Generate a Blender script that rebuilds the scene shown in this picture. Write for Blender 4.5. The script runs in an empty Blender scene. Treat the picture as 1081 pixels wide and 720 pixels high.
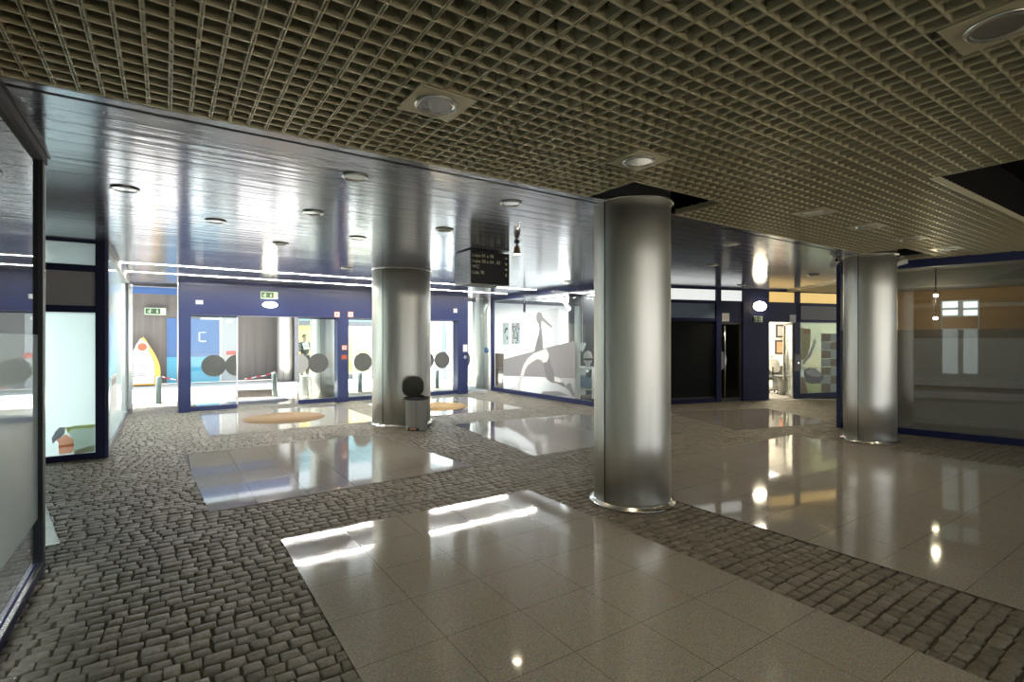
import bpy, math, random
from mathutils import Vector, Matrix
random.seed(7)
PI = math.pi
S = bpy.context.scene
COL = S.collection
R = math.radians

# ------------------------------------------------------------------ camera geometry (building axes: X to the right-far, Y to the left-far)
FPX, CAMZ, HOR, YAW = 543.0, 1.55, 358.0, R(56.0)
FW = (math.cos(YAW), math.sin(YAW)); RT = (FW[1], -FW[0])
def ray(px):
    l = (px - 540.5) / FPX
    return (FW[0] + RT[0]*l, FW[1] + RT[1]*l)
def at(px, py, z=0.0):
    d = (z - CAMZ) * FPX / (HOR - py); r = ray(px)
    return (r[0]*d, r[1]*d)
def onY(px, py, Y):
    r = ray(px); d = Y / r[1]
    return (r[0]*d, CAMZ + (HOR - py)*d/FPX)          # X, Z
def onX(px, py, X):
    r = ray(px); d = X / r[0]
    return (r[1]*d, CAMZ + (HOR - py)*d/FPX)          # Y, Z
class Frame:
    """a wall line through (ox, oy) turned by ang: local x along it, local y into the shop"""
    def __init__(s, ox, oy, ang): s.o = (ox, oy); s.a = ang; s.u = (math.cos(ang), math.sin(ang)); s.n = (-s.u[1], s.u[0])
    def on(s, px, py, off=0.0):
        r = ray(px); ox = s.o[0] + s.n[0]*off; oy = s.o[1] + s.n[1]*off
        d = (ox*s.n[0] + oy*s.n[1]) / (r[0]*s.n[0] + r[1]*s.n[1])
        x, y = r[0]*d - ox, r[1]*d - oy
        return (x*s.u[0] + y*s.u[1], CAMZ + (HOR - py)*d/FPX)
    def w(s, a, b): return (s.o[0] + s.u[0]*a + s.n[0]*b, s.o[1] + s.u[1]*a + s.n[1]*b)

# ------------------------------------------------------------------ materials
MATS = {}
def mat(name, col=(.5,.5,.5), rough=.5, metal=0.0, emit=None, es=0.0, coat=0.0, spec=.5, noise=None, bump=None, aniso=0.0):
    m = bpy.data.materials.new(name); m.use_nodes = True; MATS[name] = m
    nt = m.node_tree; b = nt.nodes['Principled BSDF']
    b.inputs['Base Color'].default_value = (*col, 1); b.inputs['Roughness'].default_value = rough
    b.inputs['Metallic'].default_value = metal; b.inputs['Coat Weight'].default_value = coat
    b.inputs['Specular IOR Level'].default_value = spec
    if aniso: b.inputs['Anisotropic'].default_value = aniso
    if emit: b.inputs['Emission Color'].default_value = (*emit, 1); b.inputs['Emission Strength'].default_value = es
    tc = nt.nodes.new('ShaderNodeTexCoord')
    if noise:                                   # (scale xyz or float, amount)
        sc, am = noise
        mp = nt.nodes.new('ShaderNodeMapping'); n = nt.nodes.new('ShaderNodeTexNoise')
        mp.inputs['Scale'].default_value = sc if isinstance(sc, tuple) else (sc,)*3
        n.inputs['Scale'].default_value = 1; n.inputs['Detail'].default_value = 4
        mx = nt.nodes.new('ShaderNodeMix'); mx.data_type = 'RGBA'
        mx.inputs[6].default_value = (*[c*(1-am) for c in col], 1); mx.inputs[7].default_value = (*[min(1, c*(1+am)) for c in col], 1)
        nt.links.new(tc.outputs['Object'], mp.inputs[0]); nt.links.new(mp.outputs[0], n.inputs['Vector'])
        nt.links.new(n.outputs['Fac'], mx.inputs[0]); nt.links.new(mx.outputs[2], b.inputs['Base Color'])
        if bump:
            bp = nt.nodes.new('ShaderNodeBump'); bp.inputs['Strength'].default_value = bump[0]; bp.inputs['Distance'].default_value = bump[1]
            nt.links.new(n.outputs['Fac'], bp.inputs['Height']); nt.links.new(bp.outputs[0], b.inputs['Normal'])
    return m
def emitter(name, col, s):
    m = bpy.data.materials.new(name); m.use_nodes = True; MATS[name] = m; nt = m.node_tree
    nt.nodes.remove(nt.nodes['Principled BSDF'])
    e = nt.nodes.new('ShaderNodeEmission'); e.inputs[0].default_value = (*col, 1); e.inputs[1].default_value = s
    nt.links.new(e.outputs[0], nt.nodes['Material Output'].inputs[0]); return m
def glass(name, tint=(.93,.97,.97), f0=.05, rough=.0, film=None, film_mix=0.0, transl=.5, boost=1.0):
    """thin pane: clear share + mirror share rising at grazing angles; film = frosted sheet colour"""
    m = bpy.data.materials.new(name); m.use_nodes = True; MATS[name] = m; nt = m.node_tree; N = nt.nodes; L = nt.links
    N.remove(N['Principled BSDF'])
    tr = N.new('ShaderNodeBsdfTransparent'); tr.inputs[0].default_value = (*tint, 1)
    gl = N.new('ShaderNodeBsdfGlossy'); gl.inputs['Roughness'].default_value = rough; gl.inputs[0].default_value = (1,1,1,1)
    lw = N.new('ShaderNodeLayerWeight'); lw.inputs[0].default_value = .5
    p = N.new('ShaderNodeMath'); p.operation = 'POWER'; p.inputs[1].default_value = 4.0
    ma = N.new('ShaderNodeMath'); ma.operation = 'MULTIPLY_ADD'; ma.inputs[1].default_value = .8*boost; ma.inputs[2].default_value = f0
    L.new(lw.outputs['Facing'], p.inputs[0]); L.new(p.outputs[0], ma.inputs[0])
    base = tr.outputs[0]
    if film:
        df = N.new('ShaderNodeBsdfDiffuse'); df.inputs[0].default_value = (*film, 1)
        tl = N.new('ShaderNodeBsdfTranslucent'); tl.inputs[0].default_value = (*film, 1)
        a = N.new('ShaderNodeMixShader'); a.inputs[0].default_value = transl; L.new(df.outputs[0], a.inputs[1]); L.new(tl.outputs[0], a.inputs[2])
        c = N.new('ShaderNodeMixShader'); c.inputs[0].default_value = film_mix; L.new(tr.outputs[0], c.inputs[1]); L.new(a.outputs[0], c.inputs[2])
        base = c.outputs[0]
    x = N.new('ShaderNodeMixShader'); L.new(ma.outputs[0], x.inputs[0]); L.new(base, x.inputs[1]); L.new(gl.outputs[0], x.inputs[2])
    L.new(x.outputs[0], N['Material Output'].inputs[0]); return m

POSTG = mat('poster_grey', (.34,.33,.34), .6, noise=((30,30,3), .12))
POSTM = glass('poster_mid_grey', film=(.42,.41,.42), film_mix=.88, transl=.45, f0=.02, boost=.4)
POSTD = mat('poster_dark_bird', (.25,.245,.25), .6, noise=(20., .12))
POSTW = glass('poster_white', film=(.88,.88,.90), film_mix=.80, transl=.6, f0=.02, boost=.4)
POSTF = glass('poster_floor', film=(.80,.80,.81), film_mix=.82, transl=.6, f0=.02, boost=.4)
def vinyl(name, c): return glass(name, film=c, film_mix=.97, transl=.6, f0=.02, boost=.3)
BLUE = mat('blue_paint', (.019,.029,.105), .35, coat=.2, noise=(3., .12))
DBLUE = mat('dark_blue_paint', (.010,.013,.056), .5, spec=.25, noise=(3., .15))
STEEL = mat('brushed_steel', (.66,.64,.585), .42, .92, noise=((14,14,.6), .08), aniso=.2)
STEELR = mat('steel_ring', (.72,.71,.67), .22, 1.0, noise=(9., .06))
SEAM = mat('seam_black', (.02,.02,.022), .5, noise=(9., .1))
CHROME = mat('chrome', (.8,.8,.8), .12, 1.0, noise=(9., .04))
LATT = mat('lattice_metal', (.66,.60,.42), .36, .35, noise=(2., .06))
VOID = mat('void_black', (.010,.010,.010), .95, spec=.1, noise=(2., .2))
CONC = mat('concrete', (.165,.152,.14), .8, noise=((9,9,.35), .34), bump=(.25,.02))
PLAST = mat('grey_plaster', (.42,.42,.42), .8, noise=(2., .06))
WHITE = mat('white_paint', (.86,.86,.85), .6, noise=(3., .03))
WARMW = mat('cream_paint', (.78,.62,.27), .6, noise=(3., .04))
OCHRE = mat('ochre_paint', (.62,.42,.14), .6, noise=(3., .06))
OCHREL = mat('transom_ochre_glow', (.62,.42,.14), .5, emit=(.9,.6,.2), es=.28, noise=(3., .06))  # pane's own glow stands in for light from inside the shop
BROWN = mat('brown_wood', (.30,.18,.08), .45, noise=((1.2,1.2,9), .25))
DGREY = mat('dark_grey', (.05,.05,.052), .5, noise=(4., .15))
GREYP = mat('grey_panel', (.20,.19,.175), .6, noise=(12., .06))
BLACK = mat('black_panel', (.008,.009,.012), .45, spec=.25, noise=(4., .2))
DISC = mat('grey_vinyl', (.10,.105,.10), .5, noise=(5., .1))
DISCL = mat('pale_vinyl', (.36,.37,.36), .5, noise=(5., .06))
MATB = mat('brown_coir', (.235,.155,.085), .95, noise=(60., .25), bump=(.4,.01))
MATO = mat('tan_coir', (.42,.285,.135), .95, noise=(60., .2), bump=(.4,.01))
MATG = mat('grey_coir', (.12,.125,.14), .95, noise=(60., .2), bump=(.4,.01))
BINP = mat('bin_plastic', (.46,.45,.42), .4, noise=(3., .05))
LIDP = mat('lid_liner', (.055,.060,.045), .45, noise=(8., .3))
GREEN = mat('sign_green', (.05,.10,.05), .4, noise=(6., .08))
LGREEN = mat('sign_pale_green', (.56,.70,.50), .4, noise=(6., .05))
ORANGE = mat('orange_red', (.55,.12,.05), .4, noise=(6., .08))
REDB = mat('dull_red_box', (.33,.10,.07), .45, noise=(6., .1))
PLATE = mat('pale_plate', (.62,.62,.60), .5, noise=(6., .05))
YEL = mat('boat_yellow', (.85,.52,.10), .4, noise=(4., .06))
BDOOR = mat('door_blue', (.07,.15,.33), .45, noise=((9,9,1), .12))
CYDOOR = mat('door_cyan', (.09,.36,.52), .45, noise=((9,9,1), .1))
BOLL = mat('bollard_green_grey', (.13,.18,.175), .5, noise=(6., .1))
PAVE = mat('pale_paving', (.62,.61,.59), .8, noise=(8., .08))
TEXTW = mat('text_white', (.85,.85,.85), .5, noise=(6., .02))
TEXTY = mat('text_cream', (.70,.68,.50), .5, noise=(6., .02))
SIGNB = mat('sign_face_blue', (.62,.64,.74), .3, coat=1.0, noise=(6., .05))
SKIN = mat('skin', (.55,.34,.24), .5, noise=(20., .06))
SUIT = mat('suit_dark', (.03,.032,.04), .7, noise=(30., .2))
HAIR = mat('hair_brown', (.05,.03,.018), .6, noise=((60,60,5), .3))
SHIRT = mat('shirt_white', (.75,.76,.8), .7, noise=(30., .05))
RED = mat('tape_red', (.7,.05,.06), .5, noise=(6., .1))
GREENL = mat('leaf_green', (.36,.50,.42), .7, noise=(12., .3))
YGREEN = mat('leaf_yellow', (.80,.80,.28), .7, noise=(20., .3))
TERRA = mat('terracotta', (.66,.27,.16), .7, noise=(6., .2))
SLATE = mat('slate_grey', (.17,.17,.19), .6, noise=(8., .2))
TANB = mat('tan_panel', (.24,.17,.13), .6, noise=(5., .12))
GLASS = glass('clear_glass')
DGLASS = glass('door_glass', tint=(.90,.95,.95), f0=.04)
DARKGL = glass('dark_glass', tint=(.25,.28,.27), f0=.05)
FROST = glass('frosted_glass', film=(.74,.82,.81), film_mix=.92, transl=.6, f0=.05)
FROSTL = glass('frosted_film', film=(.70,.76,.73), film_mix=.90, transl=.5, f0=.07)
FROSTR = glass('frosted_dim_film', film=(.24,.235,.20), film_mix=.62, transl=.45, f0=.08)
SHOPW = glass('decal_window', film=(.36,.42,.32), film_mix=.90, transl=.6, f0=.05)
LED = emitter('led_line', (1.0,.97,.91), 100)
LAMPE = emitter('lamp_glow', (1.0,.86,.60), 14)
BULB = emitter('bulb_glow', (1.0,.86,.62), 45)
GLINT = emitter('glint_glow', (1.0,.88,.66), 4)
PANEL = emitter('panel_glow', (1.0,.98,.94), 5)
PANELW = emitter('panel_warm_glow', (1.0,.80,.45), 7)
PALEGL = mat('transom_pale_glow', (.72,.74,.72), .35, emit=(.9,.93,.9), es=.30, noise=(3., .04))  # glow put into the pane in place of shop light behind it
BGREYG = mat('blue_grey_glazing', (.24,.31,.40), .2, noise=(2., .06))

def metal_ceiling():
    m = bpy.data.materials.new('mirror_strip'); m.use_nodes = True; nt = m.node_tree; N = nt.nodes; L = nt.links
    b = N['Principled BSDF']; b.inputs['Base Color'].default_value = (.43,.45,.52,1); b.inputs['Metallic'].default_value = .62
    b.inputs['Roughness'].default_value = .15
    g = N.new('ShaderNodeTexCoord'); mp = N.new('ShaderNodeMapping'); mp.inputs['Scale'].default_value = (1.2,14,1)
    n = N.new('ShaderNodeTexNoise'); n.inputs['Scale'].default_value = 1; n.inputs['Detail'].default_value = 3
    bp = N.new('ShaderNodeBump'); bp.inputs['Strength'].default_value = .16; bp.inputs['Distance'].default_value = .02
    L.new(g.outputs['Object'], mp.inputs[0]); L.new(mp.outputs[0], n.inputs['Vector']); L.new(n.outputs['Fac'], bp.inputs['Height']); L.new(bp.outputs[0], b.inputs['Normal'])
    return m
STRIP = metal_ceiling()

def granite():
    m = bpy.data.materials.new('polished_granite'); m.use_nodes = True; nt = m.node_tree; N = nt.nodes; L = nt.links
    b = N['Principled BSDF']; b.inputs['Roughness'].default_value = .06; b.inputs['Specular IOR Level'].default_value = .62
    b.inputs['Coat Weight'].default_value = .25; b.inputs['Coat Roughness'].default_value = .02
    tc = N.new('ShaderNodeTexCoord')
    n1 = N.new('ShaderNodeTexNoise'); n1.inputs['Scale'].default_value = 140; n1.inputs['Detail'].default_value = 3
    n2 = N.new('ShaderNodeTexVoronoi'); n2.inputs['Scale'].default_value = 130
    n3 = N.new('ShaderNodeTexNoise'); n3.inputs['Scale'].default_value = 1.6
    for n in (n1, n2, n3): L.new(tc.outputs['Object'], n.inputs['Vector'])
    cr = N.new('ShaderNodeValToRGB'); e = cr.color_ramp.elements
    e[0].position = .30; e[0].color = (.30,.268,.21,1); e[1].position = .68; e[1].color = (.57,.52,.425,1)
    q = cr.color_ramp.elements.new(.5); q.color = (.42,.38,.31,1)
    L.new(n1.outputs['Fac'], cr.inputs[0])
    mx = N.new('ShaderNodeMix'); mx.data_type = 'RGBA'; mx.blend_type = 'MULTIPLY'; mx.inputs[0].default_value = .35
    L.new(cr.outputs[0], mx.inputs[6]); L.new(n2.outputs['Color'], mx.inputs[7])
    hsv = N.new('ShaderNodeHueSaturation'); hsv.inputs['Saturation'].default_value = .75
    L.new(mx.outputs[2], hsv.inputs['Color'])
    # tile joints: fract of (object / .472)
    sx = N.new('ShaderNodeSeparateXYZ'); L.new(tc.outputs['Object'], sx.inputs[0])
    def joint(out):
        a = N.new('ShaderNodeMath'); a.operation = 'DIVIDE'; a.inputs[1].default_value = .472; L.new(out, a.inputs[0])
        f = N.new('ShaderNodeMath'); f.operation = 'PINGPONG'; f.inputs[1].default_value = .5; L.new(a.outputs[0], f.inputs[0])
        g = N.new('ShaderNodeMath'); g.operation = 'LESS_THAN'; g.inputs[1].default_value = .0035; L.new(f.outputs[0], g.inputs[0]); return g
    jx, jy = joint(sx.outputs[0]), joint(sx.outputs[1])
    mxj = N.new('ShaderNodeMath'); mxj.operation = 'MAXIMUM'; L.new(jx.outputs[0], mxj.inputs[0]); L.new(jy.outputs[0], mxj.inputs[1])
    fin = N.new('ShaderNodeMix'); fin.data_type = 'RGBA'; fin.inputs[7].default_value = (.10,.085,.07,1)
    L.new(mxj.outputs[0], fin.inputs[0]); L.new(hsv.outputs[0], fin.inputs[6]); L.new(fin.outputs[2], b.inputs['Base Color'])
    return m
GRAN = granite()

def cobble_mat():
    m = bpy.data.materials.new('cobble_stone'); m.use_nodes = True; nt = m.node_tree; N = nt.nodes; L = nt.links
    b = N['Principled BSDF']; b.inputs['Roughness'].default_value = .50; b.inputs['Specular IOR Level'].default_value = .55
    at_ = N.new('ShaderNodeAttribute'); at_.attribute_name = 'tint'
    cr = N.new('ShaderNodeValToRGB'); e = cr.color_ramp.elements
    e[0].position = 0; e[0].color = (.135,.12,.09,1); e[1].position = 1; e[1].color = (.215,.195,.155,1)
    L.new(at_.outputs['Fac'], cr.inputs[0])
    tc = N.new('ShaderNodeTexCoord'); n = N.new('ShaderNodeTexNoise'); n.inputs['Scale'].default_value = 45; n.inputs['Detail'].default_value = 5
    L.new(tc.outputs['Object'], n.inputs['Vector'])
    mx = N.new('ShaderNodeMix'); mx.data_type = 'RGBA'; mx.blend_type = 'OVERLAY'; mx.inputs[0].default_value = .55
    L.new(cr.outputs[0], mx.inputs[6]); L.new(n.outputs['Fac'], mx.inputs[7]); L.new(mx.outputs[2], b.inputs['Base Color'])
    bp = N.new('ShaderNodeBump'); bp.inputs['Strength'].default_value = .45; bp.inputs['Distance'].default_value = .006
    L.new(n.outputs['Fac'], bp.inputs['Height']); L.new(bp.outputs[0], b.inputs['Normal'])
    return m
COB = cobble_mat()
JOINT = mat('joint_sand', (.075,.066,.05), .95, noise=(30., .2))

def tape_mat():
    m = bpy.data.materials.new('striped_tape'); m.use_nodes = True; nt = m.node_tree; N = nt.nodes; L = nt.links
    b = N['Principled BSDF']; b.inputs['Roughness'].default_value = .5
    tc = N.new('ShaderNodeTexCoord'); s = N.new('ShaderNodeSeparateXYZ'); L.new(tc.outputs['Object'], s.inputs[0])
    p = N.new('ShaderNodeMath'); p.operation = 'PINGPONG'; p.inputs[1].default_value = .16; L.new(s.outputs[0], p.inputs[0])
    g = N.new('ShaderNodeMath'); g.operation = 'GREATER_THAN'; g.inputs[1].default_value = .08; L.new(p.outputs[0], g.inputs[0])
    x = N.new('ShaderNodeMix'); x.data_type = 'RGBA'; x.inputs[6].default_value = (.8,.78,.78,1); x.inputs[7].default_value = (.7,.05,.06,1)
    L.new(g.outputs[0], x.inputs[0]); L.new(x.outputs[2], b.inputs['Base Color']); return m
TAPE = tape_mat()

def grille_mat():
    m = bpy.data.materials.new('roller_slats'); m.use_nodes = True; nt = m.node_tree; N = nt.nodes; L = nt.links
    b = N['Principled BSDF']; b.inputs['Base Color'].default_value = (.006,.007,.005,1); b.inputs['Roughness'].default_value = .7; b.inputs['Specular IOR Level'].default_value = .2
    return m
GRILLE = grille_mat()

# ------------------------------------------------------------------ mesh builder
class MB:
    def __init__(s): s.v = []; s.f = []; s.sm = []; s.t = None
    def add(s, vs, fs, smooth=False):
        o = len(s.v); s.v += [tuple(v) for v in vs]
        for f in fs: s.f.append(tuple(i+o for i in f)); s.sm.append(smooth)
        return s
    def box(s, x0, x1, y0, y1, z0, z1):
        v = [(x,y,z) for z in (z0,z1) for y in (y0,y1) for x in (x0,x1)]
        return s.add(v, [(0,2,3,1),(4,5,7,6),(0,1,5,4),(2,6,7,3),(0,4,6,2),(1,3,7,5)])
    def obox(s, c, sx, sy, z0, z1, a):
        ca, sa = math.cos(a), math.sin(a)
        v = [(c[0]+x*ca-y*sa, c[1]+x*sa+y*ca, z) for z in (z0,z1) for y in (-sy/2,sy/2) for x in (-sx/2,sx/2)]
        return s.add(v, [(0,2,3,1),(4,5,7,6),(0,1,5,4),(2,6,7,3),(0,4,6,2),(1,3,7,5)])
    def lathe(s, prof, n=48, c=(0,0), caps=True, sy=1.0, power=None):
        vs = []
        for r, z in prof:
            for i in range(n):
                a = 2*PI*i/n; ca, sa = math.cos(a), math.sin(a)
                if power:
                    k = (abs(ca)**power + abs(sa)**power) ** (-1/power); ca *= k; sa *= k
                vs.append((c[0]+r*ca, c[1]+r*sa*sy, z))
        m = len(prof)
        fs = [(j*n+i, j*n+(i+1)%n, (j+1)*n+(i+1)%n, (j+1)*n+i) for j in range(m-1) for i in range(n)]
        s.add(vs, fs, True)
        if caps:
            o = len(s.v) - len(vs)
            if prof[0][0] > 1e-6: s.f.append(tuple(o+i for i in reversed(range(n)))); s.sm.append(False)
            if prof[-1][0] > 1e-6: s.f.append(tuple(o+(m-1)*n+i for i in range(n))); s.sm.append(False)
        return s
    def prism(s, poly, axis, d0, d1):
        """poly in the two other axes; axis 'x': (y,z), 'y': (x,z), 'z': (x,y)"""
        def P(a, b, d): return {'x': (d,a,b), 'y': (a,d,b), 'z': (a,b,d)}[axis]
        n = len(poly); v = [P(a,b,d0) for a,b in poly] + [P(a,b,d1) for a,b in poly]
        f = [tuple(range(n)), tuple(range(2*n-1, n-1, -1))] + [(i, i+n, (i+1)%n+n, (i+1)%n) for i in range(n)]
        return s.add(v, f)
    def tube(s, pts, r, n=10, caps=True):
        pts = [Vector(p) for p in pts]; vs = []; rr = r if isinstance(r, (list, tuple)) else [r]*len(pts)
        for i, p in enumerate(pts):
            t = (pts[min(i+1, len(pts)-1)] - pts[max(i-1, 0)]).normalized()
            up = Vector((0,0,1)) if abs(t.z) < .9 else Vector((1,0,0))
            a = t.cross(up).normalized(); b = t.cross(a)
            for k in range(n): q = 2*PI*k/n; vs.append(p + (a*math.cos(q) + b*math.sin(q))*rr[i])
        m = len(pts)
        s.add(vs, [(j*n+i, j*n+(i+1)%n, (j+1)*n+(i+1)%n, (j+1)*n+i) for j in range(m-1) for i in range(n)], True)
        if caps:
            o = len(s.v)-len(vs)
            s.f.append(tuple(o+i for i in reversed(range(n)))); s.sm.append(False)
            s.f.append(tuple(o+(m-1)*n+i for i in range(n))); s.sm.append(False)
        return s
    def build(s, name, m, parent=None, bevel=0, loc=None, rz=0):
        me = bpy.data.meshes.new(name); me.from_pydata(s.v, [], s.f); me.validate(clean_customdata=False)
        me.polygons.foreach_set('use_smooth', [bool(x) for x in s.sm][:len(me.polygons)])
        import bmesh
        bm = bmesh.new(); bm.from_mesh(me); bmesh.ops.recalc_face_normals(bm, faces=bm.faces); bm.to_mesh(me); bm.free()
        me.materials.append(m); o = bpy.data.objects.new(name, me); COL.objects.link(o)
        if parent: o.parent = parent
        if loc is not None: o.location = loc; o.rotation_euler = (0,0,rz)
        if bevel:
            b = o.modifiers.new('edge', 'BEVEL'); b.width = bevel; b.segments = 2; b.limit_method = 'ANGLE'
        return o
def B(*a): return MB().box(*a)
def tag(o, label, cat, group=None, kind=None):
    o['label'] = label; o['category'] = cat
    if group: o['group'] = group
    if kind: o['kind'] = kind
    return o
def thing(name, label, cat, loc=(0,0,0), rz=0, group=None):
    o = bpy.data.objects.new(name, None); COL.objects.link(o); o.empty_display_size = .1
    o.location = loc; o.rotation_euler = (0,0,rz); return tag(o, label, cat, group)
def struct(o, label=None):
    o['kind'] = 'structure'
    if label: o['label'] = label
    return o
def sroot(name, loc=(0,0,0), rz=0):
    o = bpy.data.objects.new(name, None); COL.objects.link(o); o.location = loc; o.rotation_euler = (0,0,rz); o['kind'] = 'structure'; return o
def copy_thing(src, loc, rz=0, label=None):
    r = src.copy(); COL.objects.link(r); r.location = loc; r.rotation_euler = (0,0,rz)
    if label: r['label'] = label
    for ch in list(src.children):
        c = ch.copy(); COL.objects.link(c); c.parent = r
        for g in ch.children:
            d = g.copy(); COL.objects.link(d); d.parent = c
    return r
def text(name, body, size, m, parent, loc, rot, align='LEFT', space=1.0):
    c = bpy.data.curves.new(name, 'FONT'); c.body = body; c.size = size; c.align_x = align; c.extrude = .0008; c.space_line = space
    tmp = bpy.data.objects.new(name + '_curve', c); COL.objects.link(tmp)
    me = bpy.data.meshes.new_from_object(tmp.evaluated_get(bpy.context.evaluated_depsgraph_get()))
    bpy.data.objects.remove(tmp); me.name = name; me.materials.clear(); me.materials.append(m)
    o = bpy.data.objects.new(name, me); COL.objects.link(o)
    o.parent = parent; o.location = loc; o.rotation_euler = rot; return o
def area(name, loc, rot, size, power, col, size_y=None):
    l = bpy.data.lights.new(name, 'AREA'); l.energy = power; l.color = col; l.size = size
    if size_y: l.shape = 'RECTANGLE'; l.size_y = size_y
    o = bpy.data.objects.new(name, l); COL.objects.link(o); o.location = loc; o.rotation_euler = rot; return o
def point(name, loc, power, col, r=.05):
    l = bpy.data.lights.new(name, 'POINT'); l.energy = power; l.color = col; l.shadow_soft_size = r
    o = bpy.data.objects.new(name, l); COL.objects.link(o); o.location = loc; return o

# frames of the two turned shop fronts
FR = Frame(10.0, 8.06, R(-16.0))                                   # dark shops at the far end
RW = Frame(9.82, 4.30, math.atan2(-2.27, .49))                     # shop window on the right
CZ = 2.82                                                          # metal ceiling height

# ------------------------------------------------------------------ floor
slabs = [
    ('front', [(.74,4.30),(3.10,4.30),(3.10,-3.0),(.74,-3.0)]),
    ('b', [(.20,8.17),(2.84,8.22),(3.10,5.48),(.33,5.34)]),
    ('c', [(.59,12.42),(3.36,12.36),(3.40,9.52),(.58,9.57)]),
    ('d', [(3.98,12.40),(6.70,12.05),(6.67,9.46),(4.00,9.55)]),
    ('e', [(4.36,8.32),(7.09,8.07),(7.05,5.40),(4.06,5.50)]),
    ('f', [(4.06,4.37),(8.38,4.37),(8.50,1.68),(8.65,-3.0),(4.06,-3.0)]),
    ('g', [FR.w(-1.08,-3.31),FR.w(1.22,-3.31),FR.w(1.60,-1.30),FR.w(-.95,-1.10)]),
    ('h', [(-.66,5.15),(-1.0,6.78),(-2.9,6.78),(-2.9,5.0)]),
    ('outdoor', [(.6,15.6),(3.4,15.6),(3.4,13.25),(.6,13.25)]),
]
origin = {'front': (.74,4.30), 'b': (.25,8.17), 'c': (.59,12.4), 'd': (4.,12.1), 'e': (4.2,8.2), 'f': (4.06,4.37), 'h': (-.66,5.15), 'outdoor': (.6,15.6)}
for k, poly in slabs:
    ox, oy = origin.get(k, FR.w(-1.08,-3.31)); rz = R(-16) if k == 'g' else 0
    ca, sa = math.cos(-rz), math.sin(-rz)
    loc = [((x-ox)*ca-(y-oy)*sa, (x-ox)*sa+(y-oy)*ca) for x, y in poly]
    o = MB().prism(loc, 'z', -.035, 0.0).build('floor_slab', GRAN, loc=(ox,oy,0), rz=rz); struct(o)
def inside(p, poly, sh):
    # shrunk convex test
    cx = sum(a for a,b in poly)/len(poly); cy = sum(b for a,b in poly)/len(poly)
    s = None
    for i in range(len(poly)):
        (x0,y0),(x1,y1) = poly[i], poly[(i+1)%len(poly)]
        l = math.hypot(x1-x0, y1-y0); d = ((x1-x0)*(p[1]-y0) - (y1-y0)*(p[0]-x0))/l
        sg = ((x1-x0)*(cy-y0) - (y1-y0)*(cx-x0))
        if (d if sg > 0 else -d) < sh: return False
    return True
bed = B(-8, 18, -8, 13.3, -.12, -.017).build('floor', JOINT); struct(bed)
cob = MB(); tints = []
y = -3.2
rr = random.Random(3)
while y < 15.4:
    h = .084 + rr.uniform(-.008,.010); x = -1.2 - rr.random()*.1
    wob = rr.uniform(-.006,.006)
    xe = 14.0 if y > 4.2 else 10.8
    while x < xe:
        w = rr.uniform(.072,.125); cx, cy = x+w/2, y+h/2
        dist = cx*FW[0]+cy*FW[1]
        ok = dist > .6 and not any(inside((cx,cy), pl, .10) for _, pl in slabs)
        if ok and (cx*RT[0]+cy*RT[1]) / dist < 1.25 and (cx*RT[0]+cy*RT[1]) / dist > -1.25:
            g = .0045; j = lambda a=.007: rr.uniform(-a,a); top = -.003 + rr.uniform(-.004,.0)
            yo = wob + .012*math.sin(cx*3.1+y*2)
            c4 = [(x+g+j(), y+g+yo+j()), (x+w-g+j(), y+g+yo+j()), (x+w-g+j(), y+h-g+yo+j()), (x+g+j(), y+h-g+yo+j())]
            mx_, my_ = sum(a for a,b in c4)/4, sum(b for a,b in c4)/4
            sc = lambda k: [(mx_+(a-mx_)*k, my_+(b-my_)*k) for a,b in c4]
            vs = [(a,b,-.022) for a,b in c4] + [(a,b,top-.006) for a,b in sc(.98)] + [(a,b,top+rr.uniform(-.0015,.0015)) for a,b in sc(.82)]
            fs = [(k, (k+1)%4, (k+1)%4+4, k+4) for k in range(4)] + [(k+4, (k+1)%4+4, (k+1)%4+8, k+8) for k in range(4)] + [(8,9,10,11)]
            cob.add(vs, fs, True); t = rr.random(); tints += [t]*9
        x += w
    y += h
me = bpy.data.meshes.new('floor_cobbles'); me.from_pydata(cob.v, [], cob.f)
me.polygons.foreach_set('use_smooth', [True]*len(me.polygons))
a = me.attributes.new('tint', 'FLOAT', 'FACE'); a.data.foreach_set('value', tints)
me.materials.append(COB); fo = bpy.data.objects.new('floor_cobbles', me); COL.objects.link(fo); struct(fo); fo.parent = bed
# outdoors ground
g = B(-14, 22, 13.3, 24, -.12, -.03).build('ground', PAVE); struct(g)

# ------------------------------------------------------------------ ceiling
def spans(lo, hi, cuts):
    out = [(lo, hi)]
    for a, b in cuts:
        nx = []
        for p, q in out:
            if b <= p or a >= q: nx.append((p, q)); continue
            if a > p: nx.append((p, a))
            if b < q: nx.append((b, q))
        out = nx
    return [s for s in out if s[1]-s[0] > .02]
holes = [(3.14,4.33,2.89,3.6), (8.60,9.76,2.89,3.6), (5.03,8.1,-1.6,1.53)]
LZ = 2.824
LY0, LY1, LX0 = -4.5, 3.43, -.75
rx = lambda yy: 9.80 + (4.3-yy)*.2159
lt = MB()
k = 0
while True:
    X = LX0 + .0966*k; k += 1
    if X > 11.6: break
    lo = LY0; hi = LY1
    if X > 9.9: hi = min(hi, 4.3-(X-9.80)/.2159)
    for a, b in spans(lo, hi, [(h[2],h[3]) for h in holes if h[0] < X < h[1]]):
        for s in (-1, 1): lt.box(X+s*.0062-.0026, X+s*.0062+.0026, a, b, LZ, LZ+.062)
        lt.box(X-.004, X+.004, a, b, LZ+.012, LZ+.06)
k = 0
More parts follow.
